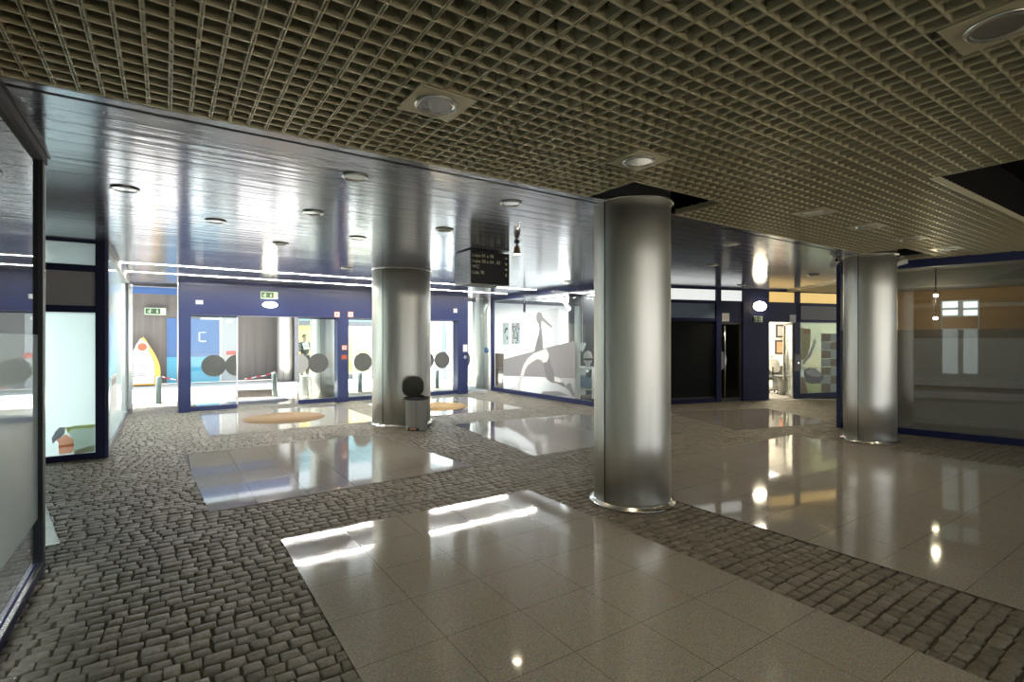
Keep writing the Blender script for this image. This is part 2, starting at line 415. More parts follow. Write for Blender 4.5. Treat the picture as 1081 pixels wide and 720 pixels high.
while True:
    Y = LY1 - .0966*k; k += 1
    if Y < LY0: break
    for a, b in spans(LX0, min(11.6, rx(Y)-.02), [(h[0],h[1]) for h in holes if h[2] < Y < h[3]]):
        lt.box(a, b, Y-.0042, Y+.0042, LZ+.0008, LZ+.0615)
for h in holes:                                                   # edge trims round the openings
    x0, x1, y0, y1 = h
    lt.box(x0-.006, x0+.006, y0, min(y1,3.43), LZ-.001, LZ+.05); lt.box(x1-.006, x1+.006, y0, min(y1,3.43), LZ-.001, LZ+.05)
    lt.box(x0, x1, y0-.006, y0+.006, LZ-.001, LZ+.05)
    if y1 < 3: lt.box(x0, x1, y1-.006, y1+.006, LZ-.001, LZ+.05)
clat = lt.build('ceiling_lattice', LATT); struct(clat)
void = B(-8, 20.6, -8, 14.4, 3.30, 3.5).build('ceiling', VOID); struct(void); clat.parent = void
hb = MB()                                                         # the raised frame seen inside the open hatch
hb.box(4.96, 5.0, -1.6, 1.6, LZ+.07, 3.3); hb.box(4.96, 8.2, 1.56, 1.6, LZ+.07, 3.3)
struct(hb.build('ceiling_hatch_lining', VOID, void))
st = MB()
Y = 3.435
first = True
while Y < 14.3:
    w = .09 if first else .1985
    tz = (random.uniform(-.0009,.0009), random.uniform(-.0009,.0009))
    st.add(*[[(x,y,z+tz[iy]) for z in (CZ, CZ+.012) for iy, y in enumerate((Y+.0045, Y+w-.0045)) for x in (-4.2, 15.8)], [(0,2,3,1),(4,5,7,6),(0,1,5,4),(2,6,7,3),(0,4,6,2),(1,3,7,5)]])
    Y += w; 
    if first: Y += .03
    first = False
cst = st.build('ceiling_strips', STRIP, void); struct(cst)
tr = MB(); tr.box(-.75, 3.14, 3.425, 3.432, LZ-.004, LZ+.065); tr.box(4.33, 8.6, 3.425, 3.432, LZ-.004, LZ+.065)
struct(tr.build('trim_1', LATT))
# small lattice field over the far right shop
f2 = MB(); L2 = Frame(12.45, 5.46, R(-30))
for i in range(24):
    f2.box(i*.1-.008, i*.1+.008, -.6, 2.3, 0, .03)
for i in range(30):
    f2.box(0, 2.35, -.6+i*.1-.006, -.6+i*.1+.006, .001, .029)
struct(f2.build('ceiling_lattice', LATT, None, loc=(12.45,5.46,CZ-.034), rz=R(-30)))

# LED slot lines
for i, (Yl, wd) in enumerate(((10.60,.022), (11.95,.030))):
    t = thing('linear_light', ['thin bright white light line in the metal ceiling, farther from the blue doors', 'thicker bright white light line in the metal ceiling, nearest the blue lintel'][i], 'ceiling light', (0,Yl,CZ-.004))
    B(-.62, 7.9, -wd/2, wd/2, -.002, .004).build('diffuser', LED, t)
    MB().box(-.64, 7.92, -wd/2-.006, -wd/2, -.004, .004).box(-.64, 7.92, wd/2, wd/2+.006, -.004, .004).build('channel', CHROME, t)

# ------------------------------------------------------------------ downlights
dl_proto = {}
def downlight(x, y, z, lit, label, big=False, plate=False):
    key = (lit, big, plate)
    if key not in dl_proto:
        t = thing('recessed_downlight', label, 'ceiling light', (x,y,z), 0, 'round recessed ceiling lights')
        r = .098 if big else .085
        MB().lathe([(r,.0),(r+.018,-.004),(r+.020,-.009),(r+.004,-.016),(r-.006,-.012),(r-.010,.0)], 40, caps=False).build('trim_ring', STEELR, t)
        MB().lathe([(r-.008,-.008),(r-.03,.018),(r-.05,.03),(.012,.036)], 32).build('reflector', CHROME if not lit else WHITE, t)
        MB().lathe([(.001,-.006),(.022,-.002),(.030,.012),(.022,.03)], 20).build('bulb', BULB if lit else PLAST, t)
        if plate: B(-.16,.16,-.16,.16,-.003,.002).build('mounting_plate', LATT, t)
        dl_proto[key] = t; return t
    return copy_thing(dl_proto[key], (x,y,z), 0, label)
m_ = [
 (-.28,5.42,0,'unlit recessed downlight nearest the left shop front in metal ceiling'),
 (.45,6.35,0,'dark recessed downlight above the near left end of the pale floor slab'),
 (1.23,4.01,0,'chrome recessed downlight in metal ceiling beside the lattice edge, left one'),
 (1.23,5.38,0,'chrome recessed downlight in metal ceiling, one bay in from the lattice edge'),
 (2.00,6.42,0,'round chrome downlight in metal ceiling left of the wide steel column top'),
 (1.27,7.37,1,'lit downlight in metal ceiling between the bright glare and the dark downlight'),
 (2.69,9.28,1,'small lit downlight in metal ceiling left of the column with the bin'),
 (2.68,5.37,1,'lit downlight in metal ceiling between bin column and hanging sign'),
 (2.67,3.98,0,'chrome downlight in metal ceiling close to lattice, above the hanging sign'),
 (6.27,4.06,1,'lit downlight in dark metal ceiling just right of the nearest steel column'),
 (7.80,5.40,1,'lit downlight in metal ceiling in front of the dark shuttered shop'),
 (10.6,5.08,1,'lit downlight in metal ceiling left of the right-hand steel column'),
 (7.35,8.68,1,'lit downlight over the window with the bird poster'),
 (11.2,7.0,1,'small lit downlight close above the dark glass door'),
]
for x, y, lit, lb in m_:
    downlight(x, y, CZ, lit, lb)
    if lit:
        l = bpy.data.lights.new('downlight_and_fill_beam', 'SPOT'); l.energy = 26; l.color = (1.,.84,.62); l.spot_size = R(110); l.spot_blend = .8; l.shadow_soft_size = .04
        lo = bpy.data.objects.new('downlight_and_fill_beam', l); COL.objects.link(lo); lo.location = (x,y,CZ-.03)
for x, y, lb, big in ((1.215,2.535,'round downlight on square plate in the lattice ceiling, left of centre',True),
                 (2.80,.62,'large round downlight in the lattice ceiling at the top right corner',True),
                 (2.80,2.535,'round downlight in the lattice ceiling just in front of nearest column',True)):
    downlight(x, y, LZ-.004, 0, lb, True, True)
    l = bpy.data.lights.new('downlight_and_fill_beam', 'SPOT'); l.energy = 13; l.color = (1.,.84,.58); l.spot_size = R(125); l.spot_blend = .9; l.shadow_soft_size = .06  # fitting is unlit; spot added here to brighten the front floor
    lo = bpy.data.objects.new('downlight_and_fill_beam', l); COL.objects.link(lo); lo.location = (x,y,LZ-.04)
for i, x in enumerate((5.40,6.56,7.82,9.1)):
    l = bpy.data.lights.new('downlight_and_fill_beam', 'SPOT'); l.energy = 8; l.color = (1.,.84,.58); l.spot_size = R(125); l.spot_blend = .9; l.shadow_soft_size = .06  # spot added under each unlit fitting of the row as fill
    lo = bpy.data.objects.new('downlight_and_fill_beam', l); COL.objects.link(lo); lo.location = (x,2.585,LZ-.04)
    downlight(x, 2.585, LZ-.004, 0, ['first','second','third','last'][i] + ' small downlight of the row in the lattice running towards the right-hand column', False, True)

# ------------------------------------------------------------------ steel columns
def column(cx, cy, r, ztop, label, seam_ang, ring=True, h0=0.0):
    t = thing('steel_column', label, 'column', (cx,cy,0), 0, 'brushed steel columns'); t['kind'] = 'thing'
    MB().lathe([(r,h0),(r,.6),(r,1.2),(r,1.8),(r,2.3),(r,3.298 if (ztop > CZ and ring) or not ring else CZ-.001)], 96).build('shaft', STEEL, t)
    a = seam_ang
    MB().obox(((r+.0005)*math.cos(a), (r+.0005)*math.sin(a)), .006, .010, .03, ztop-.005, a).build('seam', SEAM, t)
    def torus(z, rr, rad, nm):
        pr = [(rr+rad*math.cos(q), z+rad*math.sin(q)) for q in [2*PI*i/10 for i in range(11)]]
        MB().lathe(pr, 96, caps=False).build(nm, STEELR, t)
    if ring:
        torus(ztop, r+.012, .016, 'top_ring')
        MB().lathe([(r+.001,.0),(r+.045,.0),(r+.045,.008),(r+.016,.014),(r+.012,.03),(r+.001,.032)], 96, caps=False).build('base_ring', STEELR, t)
    return t
def seam_at(px, cx, cy, r):
    # angle on the front of the column whose direction from the camera passes through image column px
    rx_, ry_ = ray(px); l = math.hypot(rx_, ry_); rx_ /= l; ry_ /= l
    b = cx*rx_+cy*ry_; c = cx*cx+cy*cy-r*r; d = b - math.sqrt(max(0, b*b-c))
    return math.atan2(ry_*d-cy, rx_*d-cx)
def center(px, py, r):
    x, y = at(px, py); l = math.hypot(x, y); return (x+x/l*r, y+y/l*r)
c1 = center(667, 540, .372); column(*c1, .362, 2.835, 'nearest big brushed steel column, standing between the two large polished floor panels', seam_at(638.5, *c1, .362))
c2 = center(424, 450.5, .53); column(*c2, .535, CZ-.005, 'wide brushed steel column with the pedal bin at its foot', seam_at(404, *c2, .535))
c3 = center(918, 468, .36); column(*c3, .345, CZ+.01, 'brushed steel column in front of the frosted shop window on the right', seam_at(906, *c3, .345))
# outdoor columns
for (px, py, r, lb) in ((301.5, 402, .295, 'steel column standing outside against the concrete wall'),
                        (341.5, 418.8, .345, 'bright steel column outside just beyond the open blue doorway'),
                        (510, 412, .225, 'pale round column outside between the blue post and the poster window')):
    cc = center(px, py, r); column(*cc, r, 3.2, lb, -2.0, False)

# ------------------------------------------------------------------ pedal bin
def pedal_bin():
    bx, by = at(440, 455)
    a = math.atan2(-by, -bx)                       # direction to the viewer
    t = thing('pedal_bin', 'grey plastic pedal bin with its lid open at the foot of the wide column', 'bin', (bx+.07,by+.16,0), a+PI/2-.35)
    r = .195
    MB().lathe([(r*.84,0),(r*.88,.015),(r*.97,.50),(r,.52)], 48, sy=.88, power=3.0).build('body', BINP, t)
    MB().lathe([(r*1.0,.515),(r*1.06,.525),(r*1.06,.55),(r*.98,.553),(r*.95,.50)], 48, sy=.88, caps=False, power=3.0).build('rim', DGREY, t)
    MB().lathe([(r*.90,.54),(r*.80,.12),(.01,.12)], 36, sy=.86, power=3.0, caps=False).build('inner_bucket', DGREY, t)
    MB().box(-.055,.055,-.205,-.145,.02,.045).box(-.03,.03,-.16,-.10,.03,.04).build('pedal', TERRA, t, .008)
    MB().lathe([(.012,.06),(.014,.49)], 14, c=(.045,-.172)).build('groove', PLAST, t)
    MB().box(-.10,.10,-.176,-.165,.0,.055).build('pedal_recess', DGREY, t, .004)
    # lid: shallow dish hinged at the back, standing up
    lid = MB().lathe([(.19,0),(.2,.012),(.2,.04),(.185,.062),(.12,.075),(.001,.08)], 48, sy=.96, power=2.6).build('lid', BINP, t)
    lid.location = (-.13,.165,.712); lid.rotation_euler = (R(-78), 0, R(24))
    ln = MB().lathe([(.001,-.004),(.17,-.006),(.186,.0),(.18,.02)], 48, sy=.96, power=2.6).build('lid_liner', LIDP, lid)
    MB().box(-.06,.06,.165,.20,.50,.57).build('hinge', DGREY, t, .005)
pedal_bin()

# ------------------------------------------------------------------ round mats
def rmat(px, py, r, m, label):
    x, y = at(px, py)
    t = thing('round_doormat', label, 'mat', (x,y,0.0), 0, 'round doormats')
    MB().lathe([(r-.03,.0),(r-.03,.012),(.01,.013)], 72).build('coir_pad', m, t)
    MB().lathe([(r-.03,.0),(r-.03,.013),(r-.006,.011),(r,.0)], 72, caps=False).build('edge', m, t)
rmat(301, 441, .735, MATB, 'brown round doormat on the polished panel inside the open doorway')
rmat(459, 429, .735, MATO, 'tan round doormat partly behind the wide steel column')
rmat(273, 423, .70, MATG, 'grey round doormat outside beyond the open doorway')

# ------------------------------------------------------------------ automatic door facade at Y = 12.85
FY = 12.85
p1a, p1b = onY(188.3,0,FY)[0], onY(201.5,0,FY)[0]
p2a, p2b = onY(356.5,0,FY)[0], onY(368.0,0,FY)[0]
p3a, p3b = onY(483.5,0,FY)[0], onY(494.0,0,FY)[0]
LZ0 = 2.07
fac = sroot('wall_entrance')
for a, b in ((p1a,p1b),(p2a,p2b),(p3a,p3b)):
    B(a, b, FY, FY+.32, 0, LZ0).build('post', BLUE, fac)
B(p1a, p3b, FY, FY+.32, LZ0, CZ).build('lintel', BLUE, fac)
B(p1a-.02, p1a, FY-.01, FY+.33, 0, CZ).build('edge_strip', CHROME, fac)
GY = FY+.14
zc = .965; dr = .236
def leaf(x0, x1, discs, label, edge=None):
    t = thing('sliding_glass_door', label, 'door', ((x0+x1)/2, GY, 0), 0, 'automatic glass door leaves')
    h = (x1-x0)/2
    B(-h, h, -.005, .005, .09, LZ0-.002).build('pane', DGLASS, t)
    B(-h, h, -.03, .03, .004, .10).build('bottom_rail', BLUE, t)
    B(-h, h, -.02, .02, LZ0-.035, LZ0-.004).build('top_rail', BLUE, t)
    if edge: 
        e = h if edge > 0 else -h
        B(e-.014, e+.014, -.014, .014, .10, LZ0-.03).build('edge_profile', CHROME, t)
    for cx, m in discs:
        pts = []
        for i in range(64):
            q = 2*PI*i/64; xx = min(h, max(-h, cx-(x0+x1)/2 + dr*math.cos(q))); pts.append((xx, zc + dr*math.sin(q)))
        # drop repeats created by clipping
        cl = [p for i, p in enumerate(pts) if abs(p[0]-pts[i-1][0]) + abs(p[1]-pts[i-1][1]) > 1e-6]
        MB().prism(cl, 'y', -.0085, -.0055).build('sticker_disc', m, t)
X1e = onY(250.3,0,GY)[0]; X1s = onY(314.8,0,GY)[0]; X2e = onY(411,0,GY)[0]; X2s = onY(446,0,GY)[0]
dc = lambda px: onY(px,0,GY)[0]
leaf(p1b+.002, X1e, [(dc(225.7),DISC),(X1e-.004,DISC)], 'sliding glass door leaf with grey disc stickers in front of the blue wall door', 1)
leaf(X1s, p2a-.002, [(dc(336),DISC),(X1s+.004,DISCL)], 'sliding glass door leaf with a pale half disc, in front of the man', -1)
leaf(p2b+.002, X2e, [(dc(383),DISC)], 'sliding glass door leaf with one dark disc left of the wide column', None)
leaf(X2s, p3a-.002, [(dc(466.5),DISC),(dc(466.5)-.475,DISC)], 'sliding glass door leaf with dark discs right of the wide column', None)
# fixed pane right of the last post
t = thing('fixed_glass_pane', 'narrow fixed glass pane with half a dark disc beside the last blue post', 'glass pane', (p3b,FY+.2,0))
wp = onY(516,0,FY+.2)[0]-p3b
B(.004, wp, -.005, .005, .03, 2.70).build('pane', DGLASS, t)
pts = [(.005, zc-dr)] + [(.005+.75*dr*math.cos(q), zc+dr*math.sin(q)) for q in [(-PI/2+PI*i/24) for i in range(1,24)]] + [(.005, zc+dr)]
MB().prism(pts, 'y', -.0085, -.0055).build('sticker_disc', DISC, t)
B(.0, wp, -.02, .02, .0, .03).build('bottom_rail', PLATE, t)

# small plates on the facade
def plate(name, px, py, w, h, label, cat, m1, m2=None, sym=None, Y=FY, g=None):
    x, z = onY(px, py, Y)
    t = thing(name, label, cat, (x, Y-.011, z), 0, g)
    B(-w/2, w/2, 0, .010, -h/2, h/2).build('plate' if m2 else 'body', m1, t, .002)
    if m2: B(-w/2+.016, w/2-.016, -.002, .0, -h/2+.016, h/2-.016).build('face', m2, t)
    if sym:
        s = MB()
        for q in sym: s.box(q[0],q[1],-.004,-.002,q[2],q[3])
        s.build('symbol', m1, t)
    return t
plate('wall_plate', 210.5, 319, .14, .09, 'small pale plate on the blue lintel above the leftmost blue post', 'plate', PLATE, WHITE, [(-.02,.02,-.02,.02)])
plate('warning_sign', 355.7, 332, .14, .14, 'orange-edged square sign on lintel, left of the pair over the middle post', 'sign', ORANGE, WHITE, [(-.03,.03,-.03,-.012),(-.012,.012,-.03,.03),(-.03,.03,.012,.03)], g=None)
plate('warning_sign', 370.0, 332, .14, .14, 'orange-edged square sign with T-shaped mark on lintel, right of the pair', 'sign', ORANGE, WHITE, [(-.035,.035,.015,.033),(-.01,.01,-.035,.02)])
plate('alarm_box', 363.4, 367, .13, .12, 'upper red box with pale window on the middle blue post', 'alarm box', ORANGE, PLATE, [(-.02,.02,-.015,.015)])
plate('alarm_box', 363.4, 377, .13, .11, 'lower dull red box on the middle blue post', 'alarm box', REDB, ORANGE)
plate('wall_plate', 480.6, 328, .12, .12, 'small pale square plate on lintel over the right door', 'plate', PLATE, WHITE, [(-.012,.012,-.025,.025)])
plate('notice_plate', 491, 367.6, .14, .21, 'white notice plate fixed on the last blue post', 'notice', PLATE, WHITE)
x, z = onY(491, 377, FY)
t = thing('key_switch', 'small grey round key switch on the last blue post below the notice plate', 'switch', (x,FY,z))
o = MB().lathe([(.045,0),(.045,.012),(.036,.018),(.012,.02)], 24).build('cover', PLATE, t); o.rotation_euler = (R(90),0,0)
o = MB().lathe([(.012,.018),(.012,.026)], 14).build('keyhole', DGREY, t); o.rotation_euler = (R(90),0,0)

# ------------------------------------------------------------------ exit signs and wall lamps
def exit_sign(loc, rz, w, h, label, arrow=True):
    t = thing('exit_sign', label, 'sign', loc, rz, 'green emergency exit signs')
    B(-w/2, w/2, -.02, 0, -h/2, h/2).build('plate', LGREEN, t, .002)
    f = h*.10
    B(-w/2+f, w*.24, -.022, -.02, -h/2+f, h/2-f).build('green_field', GREEN, t)
    s = MB(); k = h
    cx = -w*.26
    hd = [(cx+.02*k*5*0+.07*k*math.cos(q)+.06*k, .24*k+.07*k*math.sin(q)) for q in [2*PI*i/12 for i in range(12)]]
    s.prism(hd, 'y', -.0245, -.022)
    for pl in ([(-.02,.15),(.10,.13),(.04,-.08),(-.08,-.04)], [(-.02,.14),(-.22,.10),(-.26,-.02),(-.20,-.03),(-.17,.05),(-.04,.07)],
               [(.08,.12),(.22,.02),(.30,.06),(.27,.11),(.22,.09),(.10,.18)], [(-.06,-.04),(.03,-.07),(.14,-.16),(.08,-.33),(.0,-.31),(.05,-.18),(-.05,-.12)],
               [(-.07,-.03),(.0,-.08),(-.12,-.22),(-.30,-.22),(-.30,-.15),(-.15,-.15)]):
        s.prism([(cx+a*k, b*k) for a, b in pl], 'y', -.0245, -.022)
    s.build('running_figure', LGREEN, t); s = MB()
    ax = w*.09
    s.prism([(ax-.05*k,.28*k),(ax+.05*k,.28*k),(ax+.05*k,-.05*k),(ax+.17*k,-.05*k),(ax,-.28*k),(ax-.17*k,-.05*k),(ax-.05*k,-.05*k)], 'y', -.0245, -.022)
    s.build('arrow', LGREEN, t)
    B(w*.31, w*.40, -.022, -.02, -h/2+f*1.2, h/2-f*1.2).build('door_mark', TEXTY, t)
    return t
def wall_lamp(loc, rz, label, power, w=.31, h=.135):
    t = thing('bulkhead_lamp', label, 'wall lamp', loc, rz)
    b = MB().lathe([(w*.52,0),(w*.54,.02),(w*.5,.03)], 40, sy=h/w).build('base', PLAST, t); b.rotation_euler = (R(90),0,0)
    d = MB().lathe([(w*.5,.028),(w*.48,.05),(w*.38,.08),(w*.2,.098),(.001,.103)], 40, sy=h/w).build('diffuser', LAMPE, t); d.rotation_euler = (R(90),0,0)
    return t
x, z = onY(284.3, 311.8, FY-.01); exit_sign((x,FY,z), 0, .36, .16, 'green running-man exit sign on the blue lintel right above its lamp')
x, z = onY(285, 321.8, FY-.01); wall_lamp((x,FY,z), 0, 'glowing oval lamp on the blue lintel under the exit sign', 30)
x, z = onY(164, 328.7, 21.4); exit_sign((x,21.42,z), 0, .60, .235, 'green exit sign outside on the concrete wall above the yellow boat shape')
x, z = onY(503.5, 337, 15.6); es = exit_sign((x,15.6,z), 0, .26, .14, 'small green exit sign outside above the blue round sign')
MB().box(-.006,.006,-.012,0,.07,3.2-z).build('hanger', PLATE, es)
s_, z_ = FR.on(798.5, 337); wx, wy = FR.w(s_, -.051); exit_sign((wx,wy,z_), R(-16), .27, .15, 'green exit sign on dark blue pillar under the glaring lamp')
s_, z_ = FR.on(799.5, 323.5); wx, wy = FR.w(s_, -.051); wall_lamp((wx,wy,z_), R(-16), 'glaring oval lamp on the dark blue pillar between the far shops', 40, .40, .24)

# ------------------------------------------------------------------ hanging directory sign
P0 = (3.56, 6.30); sw, sd = .655, .47; sz0, sz1 = 2.335, 2.80
t = thing('directory_sign', 'box-shaped shop directory sign with black and blue faces hanging from the metal ceiling', 'sign', (P0[0]-.015,P0[1],0))
MB().box(.012, sw, .008, sd, sz0+.004, sz1).build('body', DGREY, t)
B(.004, sw, 0, .009, sz0, sz1).build('black_face', BLACK, t)
B(0, .012, .0, sd, sz0, sz1).build('blue_face', SIGNB, t)
MB().box(.30,.34,.20,.24,sz1,CZ+.003).build('hanger', PLATE, t)
for i, ln in enumerate(('Lojas 01 a 78', 'Lojas 50 a 54 , 55', 'WC', 'Loja 78')): text('lettering', ln, .066, TEXTY, t, (.03,-.001,sz1-.085-i*.08), (R(90),0,0))
def arrow(mb, cx, cz, k, ang, plane, off):
    pl = [(-.5,-.11),(.05,-.11),(.05,-.4),(.5,0),(.05,.4),(.05,.11),(-.5,.11)]
    q = [(cx+k*(a*math.cos(ang)-b*math.sin(ang)), cz+k*(a*math.sin(ang)+b*math.cos(ang))) for a, b in pl]
    if plane == 'y': mb.prism(q, 'y', off-.002, off)
    else: mb.prism(q, 'x', off-.002, off)
for i, an in enumerate((0, -.8, 0, -1.57)): am = MB(); arrow(am, sw-.055, sz1-.07-i*.082, .05, an, 'y', 0); am.build('arrow', TEXTY, t)
for i, ln in enumerate(('Lojas 6 , 7', 'Lojas 6 , 7', 'Lojas 8 a 10', 'Loja 7', 'WC ............', 'WC .........')): text('lettering', ln, .058, TEXTW, t, (-.001,sd-.02,sz1-.07-i*.073), (R(90),0,R(-90)))
for i in range(6): am = MB(); arrow(am, .045, sz1-.05-i*.074, .045, PI-.7*(i%3), 'x', 0); am.build('arrow', TEXTW, t)
# spotlight by the sign
sx, sy = 3.80, 5.52
t = thing('ceiling_spotlight', 'small bronze spotlight hanging from metal ceiling right of the directory sign', 'spotlight', (sx,sy,CZ))
MB().lathe([(.035,0),(.035,-.02),(.012,-.025),(.012,-.07)], 20).build('mount', DGREY, t)
o = MB().lathe([(.024,.05),(.036,.02),(.048,-.06)], 24).build('head', mat('bronze', (.20,.13,.08), .4, .6, noise=(5.,.1)), t); o.location = (0,0,-.10); o.rotation_euler = (R(8),R(-8),0)
o2 = MB().lathe([(.001,-.0625),(.044,-.0625)], 20, caps=False).build('lens', BULB, o)

# ------------------------------------------------------------------ poster window (plane X = 8.2)
WX = 8.20; wy0, wy1 = 8.55, 13.25
w1 = sroot('window_1')
MB().box(WX-.03, WX+.06, wy0, wy1, 0, .11).build('window_sill', BLUE, w1)
MB().box(WX-.03, WX+.06, wy0, wy1, 2.70, CZ).build('window_head', BLUE, w1)
for yy in (wy0-.02, wy1-.07): MB().box(WX-.03, WX+.06, yy, yy+.09, 0, CZ).build('window_post', BLUE, w1)
B(WX-.004, WX+.004, wy0, wy1, .11, 2.70).build('window_pane', GLASS, w1)
def dec(pts, org, k, X, d, name, m, parent):
    q = []
    for a, b in pts:
        yy, zz = onX(org[0]+a/k, org[1]+b/k, X); q.append((yy, zz))
    return MB().prism(q, 'x', X-d, X).build(name, m, parent)
PX = WX-.006
t = thing('window_poster', 'large grey and white window poster of a long-billed bird with striding human legs', 'poster', (0,0,0))
K6 = ((480,290), 4.8); K7 = ((530,310), 5.536)
dec([(247,428),(610,333),(610,525),(247,512)], *K6, PX, .001, 'backdrop', POSTG, t)
dec([(247,512),(610,525),(610,640),(247,583)], *K6, PX, .001, 'ground_print', POSTF, t)
dec([(350,203),(527,170),(527,355),(350,402)], *K6, PX, .001, 'white_print', POSTW, t)
dec([(198,130),(205,113),(216,108),(230,115),(240,140),(268,168),(292,190),(294,200),(265,182),(245,164),(230,160),(229,190),(234,230),(238,280),(240,330),(186,352),(190,325),(200,285),(214,240),(219,205),(214,178),(202,160)], *K7, PX-.001, .001, 'bird', POSTD, t)
dec([(188,346),(258,322),(274,352),(271,380),(262,400),(240,405),(228,388),(205,383),(175,400),(150,420),(136,445),(124,490),(112,520),(106,540),(96,540),(104,495),(116,445),(126,415),(150,378)], *K7, PX-.002, .001, 'striding_figure', WHITE, t)
dec([(240,404),(262,398),(276,370),(285,410),(300,450),(306,486),(330,500),(370,532),(364,547),(320,524),(285,518),(262,500),(250,455)], *K7, PX-.002, .001, 'dark_leg', POSTD, t)
dec([(305,485),(330,490),(352,515),(335,520),(306,512)], *K7, PX-.003, .001, 'knee', WHITE, t)
dec([(366,545),(378,530),(398,520),(418,570),(428,600),(410,598),(395,570)], *K7, PX-.003, .001, 'rear_shoe', POSTM, t)
dec([(55,562),(85,535),(108,530),(108,556),(100,572)], *K7, PX-.003, .001, 'front_shoe', WHITE, t)
dec([(240,572),(330,570),(390,595),(300,598),(225,585)], *K7, PX-.003, .001, 'shadow_print', POSTM, t)
# interior of the poster shop
rm = sroot('wall_poster_shop')
B(14.2, 14.3, 8.7, 14.6, 0, 2.9).build('wall_back', WHITE, rm)
B(8.3, 14.3, 8.45, 8.52, 0, 2.8).build('wall_side', WHITE, rm)
B(WX+.05, 14.3, 14.55, 14.62, 0, 2.8).build('wall_outer', WHITE, rm)
B(WX+.01, 14.3, 8.5, 14.6, -.03, .005).build('floor_inner', PLAST, rm)
def board(px0, px1, py0, py1, X, m, name, label, cat, parts=None, th=.02):
    ya, za = onX(px0, py0, X); yb, zb = onX(px1, py1, X)
    cy, cz = (ya+yb)/2, (za+zb)/2; hw, hh = abs(ya-yb)/2, abs(za-zb)/2
    t = thing(name, label, cat, (X, cy, cz)); B(0, th, -hw, hw, -hh, hh).build('sheet', m, t)
    if parts: parts(t, hw, hh)
    return t
def face_print(t, hw, hh):
    s = MB(); s.prism([(.5*hw,.1*hh),(.2*hw,.5*hh),(-.3*hw,.62*hh),(-.6*hw,.3*hh),(-.4*hw,.35*hh),(-.1*hw,.38*hh),(.3*hw,.05*hh)], 'x', -.002, 0)
    s.prism([(-.1*hw,-.1*hh),(-.5*hw,-.35*hh),(-.45*hw,-.6*hh),(-.2*hw,-.5*hh)], 'x', -.002, 0); s.build('print', DGREY, t)
def block_print(t, hw, hh):
    s = MB(); s2 = MB(); q = random.Random(5)
    for i in range(5):
        for j in range(9):
            a, b = -hw+.08*hw+i*.37*hw, -hh+.05*hh+j*.212*hh
            if q.random() < .62: (s if q.random() < .7 else s2).prism([(a,b),(a+.30*hw,b+.02),(a+.34*hw,b+.17*hh),(a+.06*hw,b+.19*hh)], 'x', -.002, 0)
    s.build('print', DGREY, t); s2.build('brown_print', TERRA, t)
board(530.5, 538, 341, 364, WX+.03, WHITE, 'small_poster', 'white sheet with a dark face print hung inside the poster window', 'poster', face_print, .004)
board(540, 549, 341, 363.5, WX+.03, PLATE, 'small_poster', 'sheet of dark block patterns hung inside the poster window', 'poster', block_print, .004)
ya, za = onX(522.5, 373, WX+.12); yb, zb = onX(531, 413, WX+.12)
t = thing('display_board', 'brown upright panel standing behind the glass at the far end of poster window', 'panel', (WX+.12, (ya+yb)/2, 0))
B(0, .05, -(ya-yb)/2, (ya-yb)/2, .03, za).build('board', TANB, t, .004); B(-.03,.10,-(ya-yb)/2,(ya-yb)/2,.006,.03).build('foot', DGREY, t)
ya, za = onX(553.5, 320, WX+.25); _, zb = onX(553.5, 380, WX+.25)
t = thing('hanging_rod', 'thin grey rod hanging inside the poster window left of the bird', 'rod', (WX+.25, ya, 0))
MB().tube([(0,0,CZ),(0,0,zb)], .012).build('rod', PLATE, t); MB().tube([(0,-.012,za),(0,.0,za-.25)], .035).build('sleeve', DGREY, t)
# tube light inside
y0, z0 = onX(592, 320, WX+.9); y1, z1 = onX(601, 342, WX+.9)
t = thing('tube_light', 'white slanting tube light fitting inside the poster shop, right of the bird', 'light', (WX+.9,y0,0))
MB().tube([(0,0,2.72),(.0,y1-y0,2.35)], .035).build('tube', PANEL, t); MB().tube([(.05,0,2.76),(.05,y1-y0,2.39)], .03).build('housing', PLATE, t)
MB().tube([(.05,0,2.76),(.05,0,2.85)], .008).build('hanger', DGREY, t)
ya, _ = onX(607.5, 0, WX+.08); yb, _ = onX(611.5, 0, WX+.08)
o = B(WX+.05, WX+.12, yb, ya, 0.005, 2.35).build('trim_2', WHITE); struct(o)
yp, zp = onX(614.5, 372, WX+.5)
t = thing('pendant_lamp', 'white pendant lamp hanging on a rod at the near end of the poster window', 'lamp', (WX+.5, yp, 0))
MB().tube([(0,0,2.78),(0,0,zp+.2)], .012).build('rod', WHITE, t)
MB().lathe([(.09,zp+.24),(.10,zp+.2),(.02,zp+.02)], 24).build('shade', WHITE, t)
yp, zp = onX(620, 382, WX+.6)
t = thing('display_bust', 'round tan display head on a shelf at the near end of the poster window', 'ornament', (WX+.62, yp, 0))
MB().lathe([(.001,zp+.28),(.08,zp+.24),(.115,zp+.12),(.10,zp+.0),(.05,zp-.08),(.05,zp-.12),(.09,zp-.13)], 28).build('head', BINP, t)
MB().lathe([(.112,zp+.04),(.118,zp+.07),(.118,zp+.09)], 28, caps=False).build('band', DGREY, t)
t = thing('display_shelf', 'low white and green shelf unit at the near end of the poster window', 'shelf', (WX+.62, yp, 0))
zt = zp-.135
MB().box(-.25,.3,-.42,.42,zt-.03,zt).box(-.25,.3,-.42,.42,.30,.33).build('shelf_board', WHITE, t)
MB().box(-.25,.3,-.42,.42,.06,.10).build('base', DGREY, t)
MB().box(-.24,.29,-.42,-.40,.1,zt-.03).box(-.24,.29,.40,.42,.1,zt-.03).build('side_panel', WHITE, t)
MB().box(-.2,.25,-.36,.36,.36,.62).build('glass_front', BGREYG, t)
